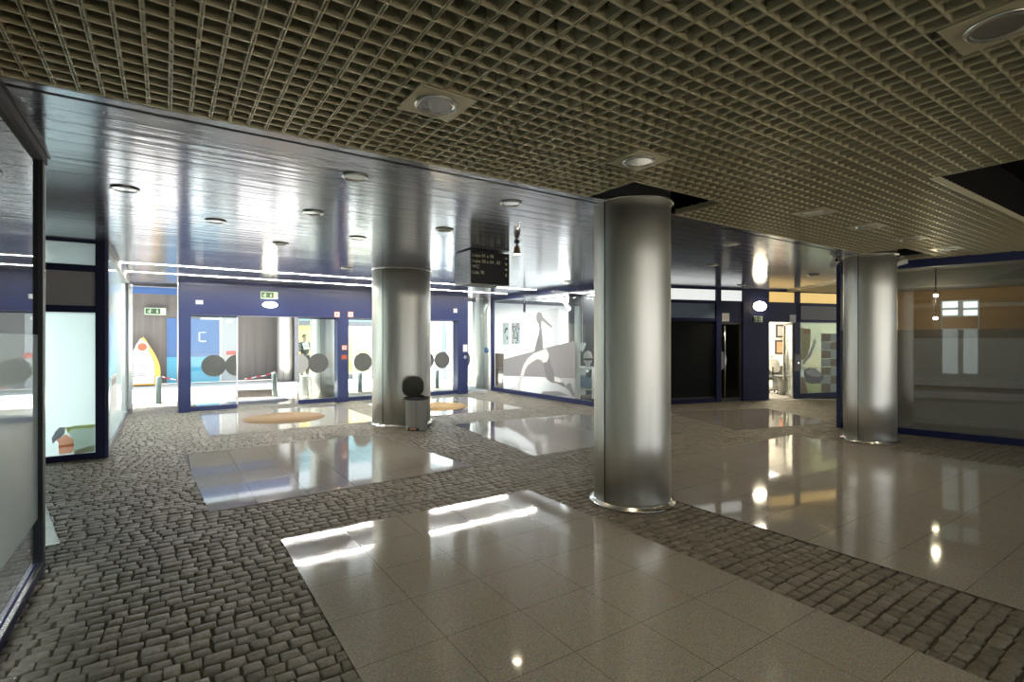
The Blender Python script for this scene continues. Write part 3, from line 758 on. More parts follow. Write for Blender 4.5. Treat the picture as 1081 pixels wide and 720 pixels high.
for s in (-.36,.36): MB().box(-.2,-.14,s-.03,s+.03,.005,.06).build('foot', DGREY, t)
area('poster_shop_fill', (11.2,11.4,2.7), (0,0,0), 3.2, 95, (1,.98,.95))  # unseen lamp and panel added for the bright shop interior
tl = thing('shop_light_panel', 'large white ceiling light panel added to brighten the poster shop', 'ceiling light', (11.2,11.4,2.76))
B(-1.6,1.6,-1.6,1.6,0,.03).build('diffuser', PANEL, tl); MB().box(-1.65,-1.6,-1.65,1.65,-.01,.04).box(1.6,1.65,-1.65,1.65,-.01,.04).build('frame', PLATE, tl)

# ------------------------------------------------------------------ far dark shops (turned front FR)
fs = sroot('wall_far_shops', (FR.o[0],FR.o[1],0), FR.a)
sx_ = lambda px: FR.on(px, 0)[0]
zz_ = lambda px, py: FR.on(px, py)[1]
S0, S1, S2, S3, S4, S5, S6, S7 = -1.55, sx_(755), sx_(760), sx_(783), sx_(789), sx_(808), sx_(811), sx_(843)
SE = 5.4
zA, zB, zC_, zD = 2.50, 2.42, 2.06, 1.99              # transom bottom, bar, second row bottom, door head
def fb(x0, x1, z0, z1, name, m, y0=-.03, y1=.05): return B(x0, x1, y0, y1, z0, z1).build(name, m, fs)
fb(S0, SE, 2.765, CZ+.01, 'head_rail', DBLUE)
fb(S0, S4, zB, zA, 'transom_rail', DBLUE); fb(S6, SE, zB, zA, 'transom_rail', DBLUE)
fb(S0, S2, zD, zC_, 'door_rail', DBLUE); fb(S2, S4, zD, zB, 'panel', DBLUE); fb(S6, S7+.05, zD, zB, 'panel', DBLUE); fb(S7, SE, zD, zC_, 'door_rail', DBLUE)
for a, b in ((S1,S2),(S3,S4),(S4+.001,S5)): fb(a, b, 0, 2.765, 'pillar' if b == S5 else 'mullion', DBLUE, -.05, .08)
fb(S5, S6, 0, 2.765, 'mullion', DBLUE); fb(sx_(838.5), S7+.03, 0, 2.765, 'mullion', DBLUE)
fb(S0, S1, 0, .10, 'sill', DBLUE); fb(S7, SE, 0, .12, 'sill', DBLUE)
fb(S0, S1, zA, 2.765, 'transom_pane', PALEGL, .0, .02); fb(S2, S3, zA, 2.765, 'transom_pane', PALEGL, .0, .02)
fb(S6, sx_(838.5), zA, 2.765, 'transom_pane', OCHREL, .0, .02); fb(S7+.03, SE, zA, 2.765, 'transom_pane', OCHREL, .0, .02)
fb(S0, S1, zC_, zB, 'fascia_pane', BGREYG, .0, .02)
fb(S7+.03, SE, zC_, zB, 'fascia_pane', GREYP, .0, .02)
# roller grille
gx0, gx1 = S0+.03, S1
t = thing('roller_grille', 'black closed roller grille of the dark far shop beside the dark glass door', 'shutter', (FR.o[0],FR.o[1],0), FR.a)
g_ = MB()
zz = .10
while zz < zD-.02:
    g_.box(gx0, gx1, .02, .034, zz, zz+.045); zz += .05
g_.build('slats', GRILLE, t); B(gx0, gx1, .036, .05, .1, zD).build('backing', VOID, t)
B(gx0, gx1, .005, .04, .10, .135).build('bottom_bar', DGREY, t)
for a in (gx0, gx1-.03): B(a, a+.03, .0, .04, .1, zD).build('guide', DBLUE, t)
# dark glass door
t = thing('glass_door', 'dark glass door with long steel pull handle left of the blue pillar', 'door', (FR.o[0],FR.o[1],0), FR.a)
d0, d1 = S2+.004, S3-.004
B(d0, d1, .02, .03, .08, zD-.06).build('pane', DARKGL, t)
fr_ = MB().box(d0, d1, .0, .05, .01, .09).box(d0, d1, .0, .05, zD-.07, zD-.002).box(d0, d0+.04, .0, .05, .09, zD-.07).box(d1-.06, d1, .0, .05, .09, zD-.07); fr_.build('door_frame', DGREY, t)
MB().tube([(d0+.10,-.05,.12),(d0+.10,-.05,zD-.12)], .019, 14).build('handle', STEELR, t)
for q in (.3, 1.6): MB().tube([(d0+.10,-.05,q),(d0+.10,.02,q)], .01).build('handle_bracket', STEELR, t)
zc2 = 1.02
MB().prism([(d0+.04,zc2-.23)]+[(d0+.04+.17*math.cos(q),zc2+.23*math.sin(q)) for q in [-PI/2+PI*i/16 for i in range(1,16)]]+[(d0+.04,zc2+.23)], 'y', .014, .018).build('sticker_disc', DISCL, t)
# white notices above the doors
for px, py, lb in ((763.5+1.5, 335, 'pale square notice on the panel above the dark glass door'), (835.5, 336.5, 'pale square notice on the panel above the open shop door')):
    s_, z_ = FR.on(px, py); wx, wy = FR.w(s_, -.031)
    t = thing('notice', lb, 'notice', (wx,wy,z_), FR.a); B(-.105,.105,-.012,0,-.10,.10).build('plate', PLATE, t, .003); B(-.08,.08,-.014,-.012,-.075,.075).build('sheet', POSTF, t)
# interior of the lit shop
it = sroot('wall_lit_shop', (FR.o[0],FR.o[1],0), FR.a)
B(S6-.3, 7.6, 3.0, 3.06, 0, 2.8).build('wall_back', WHITE, it); B(S5-.25, 7.6, .1, 3.06, 2.80, 2.84).build('ceiling_inner', WHITE, it)
B(S5-.25, S5-.19, .1, 3.0, 0, 2.8).build('wall_side', WHITE, it)
B(7.6, 7.66, .1, 3.0, 0, 2.8).build('wall_side', WHITE, it)
B(S5-.25, 7.6, .05, 3.0, -.03, .004).build('floor_inner', PLAST, it)
ix, iy = FR.w(4.9, 1.5)
area('lit_shop_light', (ix,iy,2.7), (0,0,0), 1.6, 34, (1.,.95,.86))
tl = thing('shop_light_panel', 'square ceiling light panel inside the lit far shop', 'ceiling light', (ix,iy,2.76), FR.a); B(-.8,.8,-.8,.8,0,.03).build('diffuser', PANELW, tl); B(-.84,.84,-.84,-.8,-.01,.04).build('frame', PLATE, tl)
# dark shop behind grille and dark door
dk = sroot('wall_dark_shop', (FR.o[0],FR.o[1],0), FR.a)
B(S0, S5-.26, 2.4, 2.46, 0, 2.8).build('wall_back', DGREY, dk)
def fthing(name, label, cat, px, py, off, zbase=None):
    s_, z_ = FR.on(px, py, off); wx, wy = FR.w(s_, off); return thing(name, label, cat, (wx,wy, z_ if zbase is None else zbase), FR.a)
# framed pictures on the back wall of the lit shop
for px, py, w, h, lb, m in ((825.5, 349.5, .27, .22, 'dark framed square picture high on the wall seen through the open shop door', DGREY), (824.5, 366.5, .26, .24, 'picture of red shapes hanging lower on the wall seen through the open shop door', TERRA)):
    t = fthing('framed_picture', lb, 'picture', px, py, 2.985)
    MB().box(-w,w,-.02,0,-h,h).build('frame', DGREY, t, .004); MB().box(-w*.75,w*.75,-.024,-.02,-h*.72,h*.72).build('print', m if m is not DGREY else POSTF, t)
    if m is TERRA: MB().tube([(-.03,-.01,h),(0,-.01,h+.05)], .01).tube([(.05,-.01,h),(0.04,-.01,h+.05)], .01).build('cord', TERRA, t)
# desk, chair, bin in the lit shop
t = fthing('desk', 'grey desk seen through the open far shop door', 'desk', 814, 400, 2.1, 0.005)
MB().box(-.45,.42,-.35,.35,.72,.755).build('tabletop', PLAST, t, .004); MB().box(.38,.42,-.33,.33,0,.72).build('side_panel', PLAST, t); MB().box(-.45,-.41,-.33,.33,0,.72).build('side_panel', PLAST, t); MB().box(-.41,.38,.28,.30,.25,.72).build('modesty_panel', PLAST, t)
t = fthing('desk_plant', 'small green plant on desk in the open far shop', 'plant', 815, 380, 2.1, .765)
MB().lathe([(.05,0),(.07,.12)], 20).build('pot', SLATE, t)
lf = MB(); q = random.Random(2)
for i in range(16):
    a = i*2.4; r_ = .1+.08*q.random(); h_ = .18+.16*q.random()
    lf.add([(0,0,.1),(r_*.5*math.cos(a-.3),r_*.5*math.sin(a-.3),h_*.8),(r_*math.cos(a),r_*math.sin(a),h_),(r_*.5*math.cos(a+.3),r_*.5*math.sin(a+.3),h_*.8)], [(0,1,2,3)])
lf.build('leaves', GREENL, t)
t = fthing('office_chair', 'dark office chair with white back behind the open far shop door', 'chair', 822.5, 405, 1.15, .005)
MB().lathe([(.001,.44),(.2,.44),(.23,.47),(.22,.50),(.001,.52)], 28, power=3).build('seat', SLATE, t)
o = MB().lathe([(.001,0),(.19,.0),(.21,.02),(.19,.04),(.001,.05)], 28, power=3).build('backrest', WHITE, t); o.location = (-.20,.0,.80); o.rotation_euler = (0,R(82),0)
MB().tube([(-.12,0,.47),(-.23,0,.5),(-.225,0,.75)], .018).build('back_bar', DGREY, t)
MB().tube([(0,0,.09),(0,0,.45)], .025).build('stem', CHROME, t)
for i in range(5):
    a = 2*PI*i/5; lg = MB().tube([(0,0,.10),(.26*math.cos(a),.26*math.sin(a),.065)], .016).build('leg', DGREY, t)
    MB().lathe([(.02,0),(.028,.02),(.02,.04)], 12, c=(.26*math.cos(a),.26*math.sin(a))).build('caster', BLACK, lg)
t = fthing('waste_bin', 'cream waste bin inside the far shop by the door edge', 'bin', 826.5, 415, .75, .005)
MB().lathe([(.10,0),(.13,.42)], 28).build('body', BINP, t); MB().lathe([(.13,.415),(.14,.42),(.14,.44),(.12,.44)], 28, caps=False).build('rim', PLAST, t)
# open glass door leaf
h0 = FR.w(sx_(838.5), .03); 
t = thing('glass_door', 'open glass door leaf with steel pull handle and half disc at the lit far shop', 'door', (h0[0],h0[1],0), FR.a+R(57))
B(.03, .86, -.006, .006, .09, zD-.06).build('pane', DGLASS, t)
MB().box(0,.9,-.025,.025,.01,.09).box(0,.9,-.025,.025,zD-.07,zD-.005).box(0,.04,-.025,.025,.09,zD-.07).box(.86,.9,-.025,.025,.09,zD-.07).build('door_frame', PLAST, t)
for s in (-1,1): MB().tube([(.78,.06*s,.15),(.78,.06*s,zD-.15)], .018, 12).build('handle', STEELR, t)
MB().lathe([(.001,0),(.22,0),(.22,.004),(.001,.004)], 40).build('sticker_disc', DISCL, t).matrix_local = Matrix.Translation((.62,.012,1.0)) @ Matrix.Rotation(R(-90),4,'X')
s_, z_ = FR.on(840.5, 383); wx, wy = FR.w(s_, -.032)
t = thing('lock_plate', 'dark brown lock plate on the frame beside the open far shop door', 'lock plate', (wx,wy,z_), FR.a); B(-.10,.10,-.03,0,-.22,.22).build('plate', mat('lock_brown', (.06,.03,.025), .4, noise=(5.,.1)), t, .004); MB().lathe([(.02,0),(.02,.015)], 14).build('cylinder', CHROME, t).matrix_local = Matrix.Translation((0,-.03,0)) @ Matrix.Rotation(R(90),4,'X')
# decal shop window
wl = thing('shop_window', 'pale green shop window with bowl and squares artwork right of the open door', 'window', (FR.o[0],FR.o[1],0), FR.a)
B(S7+.03, SE, .0, .01, .12, zD).build('pane', SHOPW, wl)
def fq(pts, name, m, y=-.002):
    q = []
    for a, b in pts: s_, z_ = FR.on(790+a/6.545, 330+b/6.545); q.append((s_, z_))
    return MB().prism(q, 'y', y-.002, y).build(name, m, wl)
TANSQ = mat('tan_square', (.26,.22,.12), .6, noise=(14., .35)); PALESQ = mat('pale_square', (.40,.46,.38), .6, noise=(6., .06)); CREAMD = mat('cream_decal', (.52,.49,.24), .6, noise=(6., .1))
BOWLD = mat('bowl_grey', (.20,.19,.17), .5, noise=(8., .15)); BOWLL = mat('bowl_pale', (.50,.49,.42), .5, noise=(8., .15))
fq([(362,105),(430,115),(425,240),(395,320),(362,330)], 'cream_print', CREAMD)
sq = [(503,160),(503,270),(503,385),(570,215),(570,330),(570,445)]
for i in range(2):
    for j in range(7):
        a, b = 503+i*65, 145+j*58
        fq([(a,b),(a+64,b),(a+64,b+56),(a,b+56)], 'square', TANSQ if (i+j) % 2 == 0 else PALESQ)
fq([(385,400),(420,380),(470,390),(515,430),(518,455),(490,485),(440,495),(400,480),(385,440)], 'bowl', BOWLD, -.004)
fq([(395,405),(425,388),(465,397),(505,430),(490,445),(440,440),(405,425)], 'bowl_inside', BOWLL, -.006)
fq([(365,440),(385,450),(410,560),(365,565)], 'stand', BROWN)
fq([(380,360),(430,300),(470,200),(455,180),(440,240),(400,310),(375,345)], 'pestle', BOWLL, -.004)
s_, z_ = FR.on(846.5, 351); text('lettering', 'BAR', .13, TERRA, wl, (s_+.04,-.008,z_-.02), (R(90),0,0))
# reddish letters on the fascia above
# cream threshold
o = MB().prism([FR.w(S6,-.08), FR.w(S6,-.02), FR.w(5.2,-.5), FR.w(5.2,-.75)], 'z', -.03, .002).build('floor_threshold', PAVE); struct(o)

# ------------------------------------------------------------------ right shop window (frame RW)
rw = sroot('window_2', (RW.o[0],RW.o[1],0), RW.a)
LEN = 9.0
B(0, LEN, -.03, .05, 0, .10).build('window_sill', DBLUE, rw)
B(0, LEN, -.04, .05, 2.70, 2.845).build('window_head', BLUE, rw)
B(-.01, .05, -.06, .05, 0, CZ).build('window_post', BLUE, rw)
for s in (2.35, 4.7, 7.0): B(s-.008, s+.008, -.005, .012, .10, 2.70).build('glazing_joint', SEAM, rw)
B(0.03, LEN, 0, .008, 1.70, 2.70).build('window_pane', GLASS, rw)
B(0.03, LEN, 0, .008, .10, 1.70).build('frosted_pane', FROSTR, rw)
B(-.05, LEN, 2.4, 2.5, 0, 2.8).build('wall_back', BROWN, rw)
B(-.01, .03, .05, 2.5, 0, 2.8).build('wall_side', GREYP, rw)
B(.05, LEN, 1.4, 2.4, 2.5, 2.8).build('bulkhead', GREYP, rw)
B(0, LEN, .06, 2.4, -.03, .004).build('floor_inner', GREYP, rw)
B(0, LEN, .06, 2.5, 2.80, 2.84).build('ceiling_inner', GREYP, rw)

for px, py, lb in ((988,312,'upper small glowing globe added for a glint in shop glass beside the right-hand column'),(987.5,336,'lower small glowing globe added for a glint in shop glass beside the right-hand column')):  # glowing globes added where the shop glass only reflects glints
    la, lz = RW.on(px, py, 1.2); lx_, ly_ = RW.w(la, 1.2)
    t = thing('glint_globe', lb, 'lamp', (lx_, ly_, lz)); MB().lathe([(.001,-.03),(.03,-.02),(.038,.0),(.03,.02),(.001,.03)], 24).build('globe', GLINT, t); MB().tube([(0,0,.04),(0,0,2.80-lz)], .006, 6).build('cord', SEAM, t)
    point('glint_globe_glow', (lx_, ly_, lz-.12), 3, (1,.82,.55), .05)
w6 = sroot('reflected_window', (RW.o[0],RW.o[1],0), RW.a)  # glowing panes added inside, standing in for reflections in the shop glass
REFLW = mat('reflection_glow', (.6,.62,.6), .4, emit=(.85,.92,.9), es=.45, noise=(3.,.1))
def rq(px0, px1, py0, py1, off, name, m, th=.02):
    a, z0 = RW.on(px0, py1, off); b, z1 = RW.on(px1, py0, off); B(a, b, off, off+th, z0, z1).build(name, m, w6)
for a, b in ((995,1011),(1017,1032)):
    rq(a, b, 318, 325, 2.36, 'window_pane', REFLW); rq(a, b, 327, 333, 2.36, 'window_pane', REFLW); rq(a, b, 348, 394, 2.36, 'window_pane', REFLW)
rq(993, 1034, 316, 396, 2.381, 'reflection_frame', PLAST, .015); rq(995, 1032, 334, 347, 2.36, 'reflection_panel', BROWN)
# CCTV cameras by the right column
def cctv(px, py, aim, label):
    x, y = at(px, 272, CZ); x, y = x, y
    t = thing('security_camera', label, 'security camera', (x,y,2.80), aim)
    MB().lathe([(.04,.045),(.04,.03),(.012,.02),(.012,-.03)], 18).build('mount', PLATE, t)
    o = MB().box(-.10,.12,-.035,.035,-.035,.035).build('housing', PLATE, t, .008); o.location = (0,0,-.06); o.rotation_euler = (0,R(14),0)
    l = MB().lathe([(.024,0),(.026,.015)], 18).build('lens', BLACK, o); l.location = (-.10,0,0); l.rotation_euler = (0,R(-90),0)
cctv(881, 275, R(40), 'white security camera on the left side of the right-hand column top')
cctv(951, 262, R(160), 'white security camera on the right side of the right-hand column top')

# ------------------------------------------------------------------ left shop fronts
LX = -.71
w3 = sroot('window_3')
B(LX-.03, LX+.03, 4.62, 4.69, 0, 2.76).build('window_post', BLACK, w3); B(LX+.0305, LX+.034, 4.675, 4.69, 0, 2.75).build('post_edge', STEELR, w3)
B(LX-.04, LX+.035, -4.5, 4.62, 0, .055).build('window_sill', DBLUE, w3)
B(LX+.012, LX+.034, -4.5, 4.62, .055, .065).build('sill_strip', STEELR, w3)
B(LX-.045, LX+.035, -4.5, 4.75, 2.75, CZ).build('window_head', SLATE, w3)
B(LX+.035, LX+.047, -4.5, 4.80, CZ-.012, CZ+.01).build('head_edge', SEAM, w3)
B(LX-.035, LX-.022, -4.5, 4.70, 2.735, 2.745).build('head_strip', CHROME, w3)
B(LX-.005, LX+.005, -4.5, 4.62, 1.58, 2.745).build('window_pane', DARKGL, w3)
B(LX-.005, LX+.005, -4.5, 4.62, .075, .35).build('window_pane', GLASS, w3)
B(LX-.005, LX+.005, -4.5, 4.62, .35, 1.58).build('frosted_pane', FROSTL, w3)
il = sroot('wall_left_shop')
B(-4.2, -4.1, -4.5, 14, 0, 2.8).build('wall_back', PLAST, il)
B(-4.1, LX-.04, 4.62, 4.68, 0, 2.8).build('wall_side', GREYP, il)
B(-4.1, LX-.04, -4.5, 4.62, -.03, .004).build('floor_inner', GREYP, il)
B(-2.95, -2.9, 4.68, 8.6, 0, 2.8).build('wall_recess', GREYP, il)
B(-4.1, LX-.04, 8.66, 13.3, -.03, .004).build('floor_inner', PLAST, il)
# recess front, facing the viewer
w4 = sroot('window_4'); RY = 8.6; rx0, rx1 = -2.9, -.70
def rzv(py): return onY(75, py, RY)[1]
zb = [(0,.075),(rzv(329.5),rzv(322.5)),(rzv(286),rzv(279)),(2.79,CZ)]
for a, b in zb: B(rx0, rx1, RY-.03, RY+.04, a, b).build('window_rail', DBLUE, w4)
B(rx1-.05, rx1+.05, RY-.05, RY+.05, 0, CZ).build('window_post', DBLUE, w4)
B(rx1+.055, rx1+.085, RY-.05, RY+.05, 0, CZ).build('window_post', BLUE, w4)
B(rx0, rx1-.05, RY, RY+.008, zb[0][1], zb[1][0]).build('frosted_pane', FROST, w4)
B(rx0, rx1-.05, RY, RY+.02, zb[1][1], zb[2][0]).build('grey_panel', PLAST, w4)
B(rx0, rx1-.05, RY, RY+.008, zb[2][1], 2.79).build('transom_pane', FROST, w4)
t = thing('window_sticker', 'picture sticker of a slate, terracotta pot and leaves low on frosted shop glass', 'sticker', (0,RY-.002,0))
VG, VY, VB, VT, VT2, VS = [vinyl('sticker_'+n, c) for n, c in (('green',(.52,.60,.52)),('yellow',(.90,.90,.42)),('soil',(.50,.44,.32)),('pot',(.92,.45,.30)),('pot_dark',(.80,.32,.18)),('slate',(.26,.26,.29)))]
def st_(pts, name, m, d):
    q = [onY(40+a/13.09, 440+b/13.09, RY) for a, b in pts]
    MB().add([(a, -d-.001, b) for a, b in q], [tuple(range(len(q)))]).build(name, m, t)
st_([(380,150),(540,118),(785,100),(785,480),(500,520),(480,400),(440,230)], 'leaves', VG, 0)
st_([(380,150),(560,120),(785,100),(785,150),(640,160),(480,170),(410,235)], 'yellow_leaves', VY, .0012)
st_([(500,470),(640,430),(785,385),(785,480),(500,520)], 'soil', VB, .0012)
st_([(250,320),(390,240),(490,310),(500,440),(470,500),(290,520),(285,360)], 'pot', VT, .0024)
st_([(285,400),(500,370),(500,405),(285,430)], 'pot_band', VT2, .0036)
st_([(205,375),(190,300),(240,205),(300,145),(385,145),(370,230),(320,280),(260,320)], 'slate', VS, .0036)
# side glass of the far left shop
w5 = sroot('window_5'); SX = -.66; 
B(SX-.03, SX+.03, RY+.06, 13.25, 0, .07).build('window_sill', SLATE, w5)
B(SX-.04, SX+.05, RY+.06, 13.3, 2.70, CZ).build('window_head', PLATE, w5)
B(SX-.004, SX+.004, RY+.06, 13.2, .07, 2.70).build('frosted_pane', glass('frosted_pale', film=(.74,.83,.82), film_mix=.94, transl=.6, f0=.05), w5)
B(SX-.03, SX+.03, 13.2, 13.28, 0, CZ).build('window_post', SLATE, w5)
B(SX-.02, SX+.10, 13.29, 13.33, 0, 2.7).build('edge_post', CHROME, w5)
ya, za = onX(116, 398, SX); yb, zb_ = onX(123, 430, SX)
t = thing('window_notice', 'white rectangular notice on the far left shop side glass', 'notice', (SX+.006,(ya+yb)/2,(za+zb_)/2)); B(0,.003,-abs(yb-ya)/2,abs(yb-ya)/2,-abs(za-zb_)/2,abs(za-zb_)/2).build('sheet', WHITE, t)
B(.003,.004,-abs(yb-ya)/2*.7,abs(yb-ya)/2*.7,abs(za-zb_)/2*.5,abs(za-zb_)/2*.8).build('print', PLAST, t)
area('left_shop_fill', (-2.4,11,2.7), (0,0,0), 1.8, 185, (.95,1,1))  # unseen lamp and panel added to backlight the frosted glass
tl = thing('shop_light_panel', 'square ceiling light panel added to light the left shop behind frosted glass', 'ceiling light', (-2.4,11,2.76)); B(-.9,.9,-.9,.9,0,.03).build('diffuser', PANEL, tl); B(-.94,.94,-.94,-.9,-.01,.04).build('frame', PLATE, tl)
area('left_near_shop_fill', (-2.4,1.2,2.7), (0,0,0), 2.6, 85, (.95,1,1), 6.0)  # unseen lamp and panel added to brighten the near frosted film
tl = thing('shop_light_panel', 'long ceiling light panel added to brighten the near left shop', 'ceiling light', (-2.4,1.2,2.76)); B(-1.3,1.3,-3,3,0,.03).build('diffuser', PLATE, tl); B(-1.34,1.34,-3.04,-3,-.01,.04).build('frame', PLATE, tl)

# ------------------------------------------------------------------ outdoors
ow = sroot('wall_concrete'); WY = 21.6
B(-16, 4.15, WY, WY+.3, 0, 4.2).build('concrete_face', CONC, ow)
B(-16, 4.15, WY-.05, WY, 3.10, 4.2).build('fascia', mat('fascia_blue', (.07,.15,.36), .4, noise=(2.,.1)), ow)
gap = B(4.05, 4.15, WY-1.0, WY-.001, 0, 4.2).build('corner_post', SLATE, ow)
o = B(-16, 4.1, 20.05, WY, 3.35, 3.5).build('shade_canopy', SLATE, ow)  # unseen roof slab added to shade the wall and outdoor column
# blue wall door
d1 = sroot('door_1'); xa, _ = onY(176,0,WY); xb, _ = onY(232.5,0,WY)
zs = onY(215, 376.5, WY)[1]; zt = onY(215, 336.5, WY)[1]
B(xa, xb, WY-.03, WY, zs, zt).build('door_panel', BDOOR, d1); B(xa, xb, WY-.03, WY, 0, zs-.06).build('door_panel', CYDOOR, d1)
B(xa, xb, WY-.04, WY, zs-.06, zs).build('door_rail', CYDOOR, d1)
for px0, px1, py0, py1 in ((209.5,217.5,350.5,361),):
    (a,za),(b,zb2) = onY(px0,py0,WY), onY(px1,py1,WY)
    MB().box(a,b,WY-.034,WY-.03,zb2,zb2+.05).box(a,a+.05,WY-.034,WY-.03,zb2,za).box(a,b,WY-.034,WY-.03,za-.03,za).build('chalk_mark', PLATE, d1)
(a,_),(b,_) = onY(233.2,0,WY), onY(249,0,WY)
B(a, b, WY-.02, WY, 0, zt+.05).build('door_surround', PLAST, d1)
B(a-.05, a+.02, WY-.06, WY, 0, zt+.1).build('door_jamb', PLATE, d1)
x_, z_ = onY(244.5, 372.5, WY-.03)
t = thing('red_sign', 'small red rectangular sign on the wall beside the blue door', 'sign', (x_,WY-.022,z_)); B(-.17,.17,-.012,0,-.07,.07).build('plate', RED, t); B(-.12,.12,-.014,-.012,-.02,.02).build('stripe', ORANGE, t)
x_, z_ = onY(242, 339.5, WY-.03)
t = thing('wall_number_plate', 'tiny white plate high beside the blue door outside', 'plate', (x_,WY-.022,z_)); B(-.09,.09,-.012,0,-.05,.05).build('plate', WHITE, t); B(-.05,.05,-.014,-.012,-.02,.02).build('mark', PLAST, t)
x_, z_ = onY(224, 336.2, WY-.3)
t = thing('outdoor_tube_light', 'small white strip lamp above the blue door outside', 'lamp', (x_,WY-.03,z_)); B(-.32,.32,-.07,0,-.03,.03).build('diffuser', WHITE, t, .008); B(-.36,-.32,-.075,0,-.035,.035).build('end_cap', PLAST, t)
# boat-shaped display
by_ = WY-.45; bx_, _ = onY(151, 408, by_); dB = bx_*FW[0]+by_*FW[1]; kB = dB/FPX
t = thing('boat_display', 'yellow upright boat-shaped display with red porthole and white text panel outside', 'display', (bx_,by_,0))
hB = 1.63
def hull(w, z0, z1, n=18):
    L_ = []
    for i in range(n+1):
        f = i/n; L_.append((w*(1-f**2.7)**.95*(.80+.20*math.sin(PI*min(1,f*1.1+.12))), z0+(z1-z0)*f))
    return [(-a, b) for a, b in L_][::1] + [(a, b) for a, b in reversed(L_)][1:]
MB().prism(list(reversed(hull(.50,.0,hB))), 'y', 0, .30).build('hull', YEL, t, .02)
MB().prism(list(reversed([(a-.06,b) for a,b in hull(.40,.06,hB-.05)])), 'y', -.012, 0).build('white_panel', WHITE, t)
rg = MB().lathe([(.13,0),(.18,.0),(.185,.02),(.16,.04),(.13,.03)], 40, caps=False).build('porthole_ring', WHITE, t); rg.matrix_local = Matrix.Translation((-.02,-.012,hB-.34)) @ Matrix.Rotation(R(90),4,'X')
rg = MB().lathe([(.001,.012),(.14,.008)], 40, caps=False).build('porthole', ORANGE, t); rg.matrix_local = Matrix.Translation((-.02,-.012,hB-.34)) @ Matrix.Rotation(R(90),4,'X')
tx = MB(); q = random.Random(4)
for i in range(11): tx.box(-.14, -.14+.16+.14*q.random(), -.015,-.012, 1.02-i*.07, 1.045-i*.07)
for i in range(10): tx.box(-.34, -.23, -.015, -.012, 1.0-i*.078, 1.05-i*.078)
tx.build('text_lines', SLATE, t)
MB().box(.30,.32,-.02,-.0,.10,1.0).build('strap', TERRA, t)
MB().box(-.3,.3,-.05,.32,-.028,.0).build('base', DGREY, t)
# bollards
for i, (px, yb_, yt_, lb) in enumerate(((167.5,426,396,'short grey-green bollard outside in front of the yellow boat display'), (291,418.5,392,'leaning grey-green bollard outside at the end of the low concrete block'), (380,414,392,'grey-green bollard outside behind the dark disc left of the wide column'), (461.5,410,389,'grey-green bollard outside seen just right of the wide column'))):
    x, y = at(px, yb_); d = x*FW[0]+y*FW[1]; h = (yb_-yt_)*d/FPX
    t = thing('bollard', lb, 'bollard', (x,y,-.03), 0, 'bollards along the outdoor path')
    MB().lathe([(.062,0),(.062,h-.03),(.052,h-.005),(.001,h)], 24).build('shaft', BOLL, t); MB().lathe([(.085,0),(.085,.02),(.06,.03)], 24).build('base', BOLL, t)
    if px == 291: t.rotation_euler = (0, R(-4), 0)
# steel litter bin
cc = center(321.5, 418.0, .12)
t = thing('litter_bin', 'low steel cylinder litter bin outside left of the bright column', 'bin', (cc[0],cc[1],-.03))
MB().lathe([(.12,0),(.12,.56)], 32, caps=False).build('body', STEEL, t); MB().lathe([(.12,.55),(.13,.56),(.12,.58),(.08,.585),(.08,.5)], 32, caps=False).build('rim', STEELR, t); MB().lathe([(.118,.001),(.001,.003)], 24, caps=False).build('bottom', DGREY, t)
# low block
x0, y0 = at(258.5, 420); x1, y1 = at(296.5, 418.5)
t = thing('concrete_block', 'low grey concrete block lying outside by the leaning bollard', 'block', ((x0+x1)/2-.16,(y0+y1)/2+.34,-.03), math.atan2(y1-y0,x1-x0))
l_ = math.hypot(x1-x0,y1-y0)/2; B(-l_,l_,-.18,.18,0,.20).build('block_body', CONC, t, .012); B(-l_-.01,l_+.01,-.19,.19,.20,.225).build('cap', CONC, t, .006)
# barrier tapes
def tape(pts, label):
    q = [(onY(px,py,WY-.35)[0], WY-.35, onY(px,py,WY-.35)[1]) for px, py in pts]
    x0 = q[0][0]; s = MB(); vs = []
    for x, y, z in q: vs += [(x-x0,0,z-.02),(x-x0,0,z+.02),(x-x0,.004,z+.02),(x-x0,.004,z-.02)]
    n = len(q); fs = [(4*i+k, 4*i+(k+1)%4, 4*i+4+(k+1)%4, 4*i+4+k) for i in range(n-1) for k in range(4)]
    s.add(vs, fs); o = s.build('barrier_tape', TAPE, None, loc=(x0,q[0][1],0)); tag(o, label, 'barrier tape')
tape([(171,397.5),(174,398.5),(180,400),(190,401.5),(200,400)], 'red and white barrier tape sagging along wall beside the boat display')
tape([(258,400),(264,399.5),(272,397.5),(280,396.5),(286,394),(291,392)], 'red and white barrier tape rising to the leaning bollard')
# yellow-lit shop beyond with a man
SY = 20.5
sh = sroot('wall_yellow_shop')
xs0 = onY(312.5,0,SY)[0]; xs1 = 13.0
B(xs0, xs1, SY+2.2, SY+2.3, 0, 3.0).build('wall_back', WARMW, sh)
B(xs0, xs1, SY+.0, SY+2.2, -.03, .0).build('floor_inner', PLAST, sh)
B(xs0, xs1, SY-.02, SY+.08, 2.06, 2.25).build('fascia', SLATE, sh)
B(xs0, xs1, SY, SY+.05, 2.25, 3.4).build('upper_band', mat('pale_cyan', (.30,.52,.60), .4, noise=(2.,.06)), sh)
B(xs0-.06, xs0+.05, SY-.08, SY+.06, 0, 3.4).build('post', SLATE, sh)
xq = onY(393,0,SY)[0]
B(xq, xq+.15, SY-.04, SY+.06, 0, 2.1).build('post', SLATE, sh)
B(xs0, xs1, SY, SY+.05, 0, .16).build('sill', SLATE, sh)
B(xs0, xs1, SY, SY+2.2, 2.95, 3.0).build('ceiling_inner', WHITE, sh)
B(xs0+.06, xs1, SY+.02, SY+.026, .16, 2.06).build('pane', GLASS, sh)
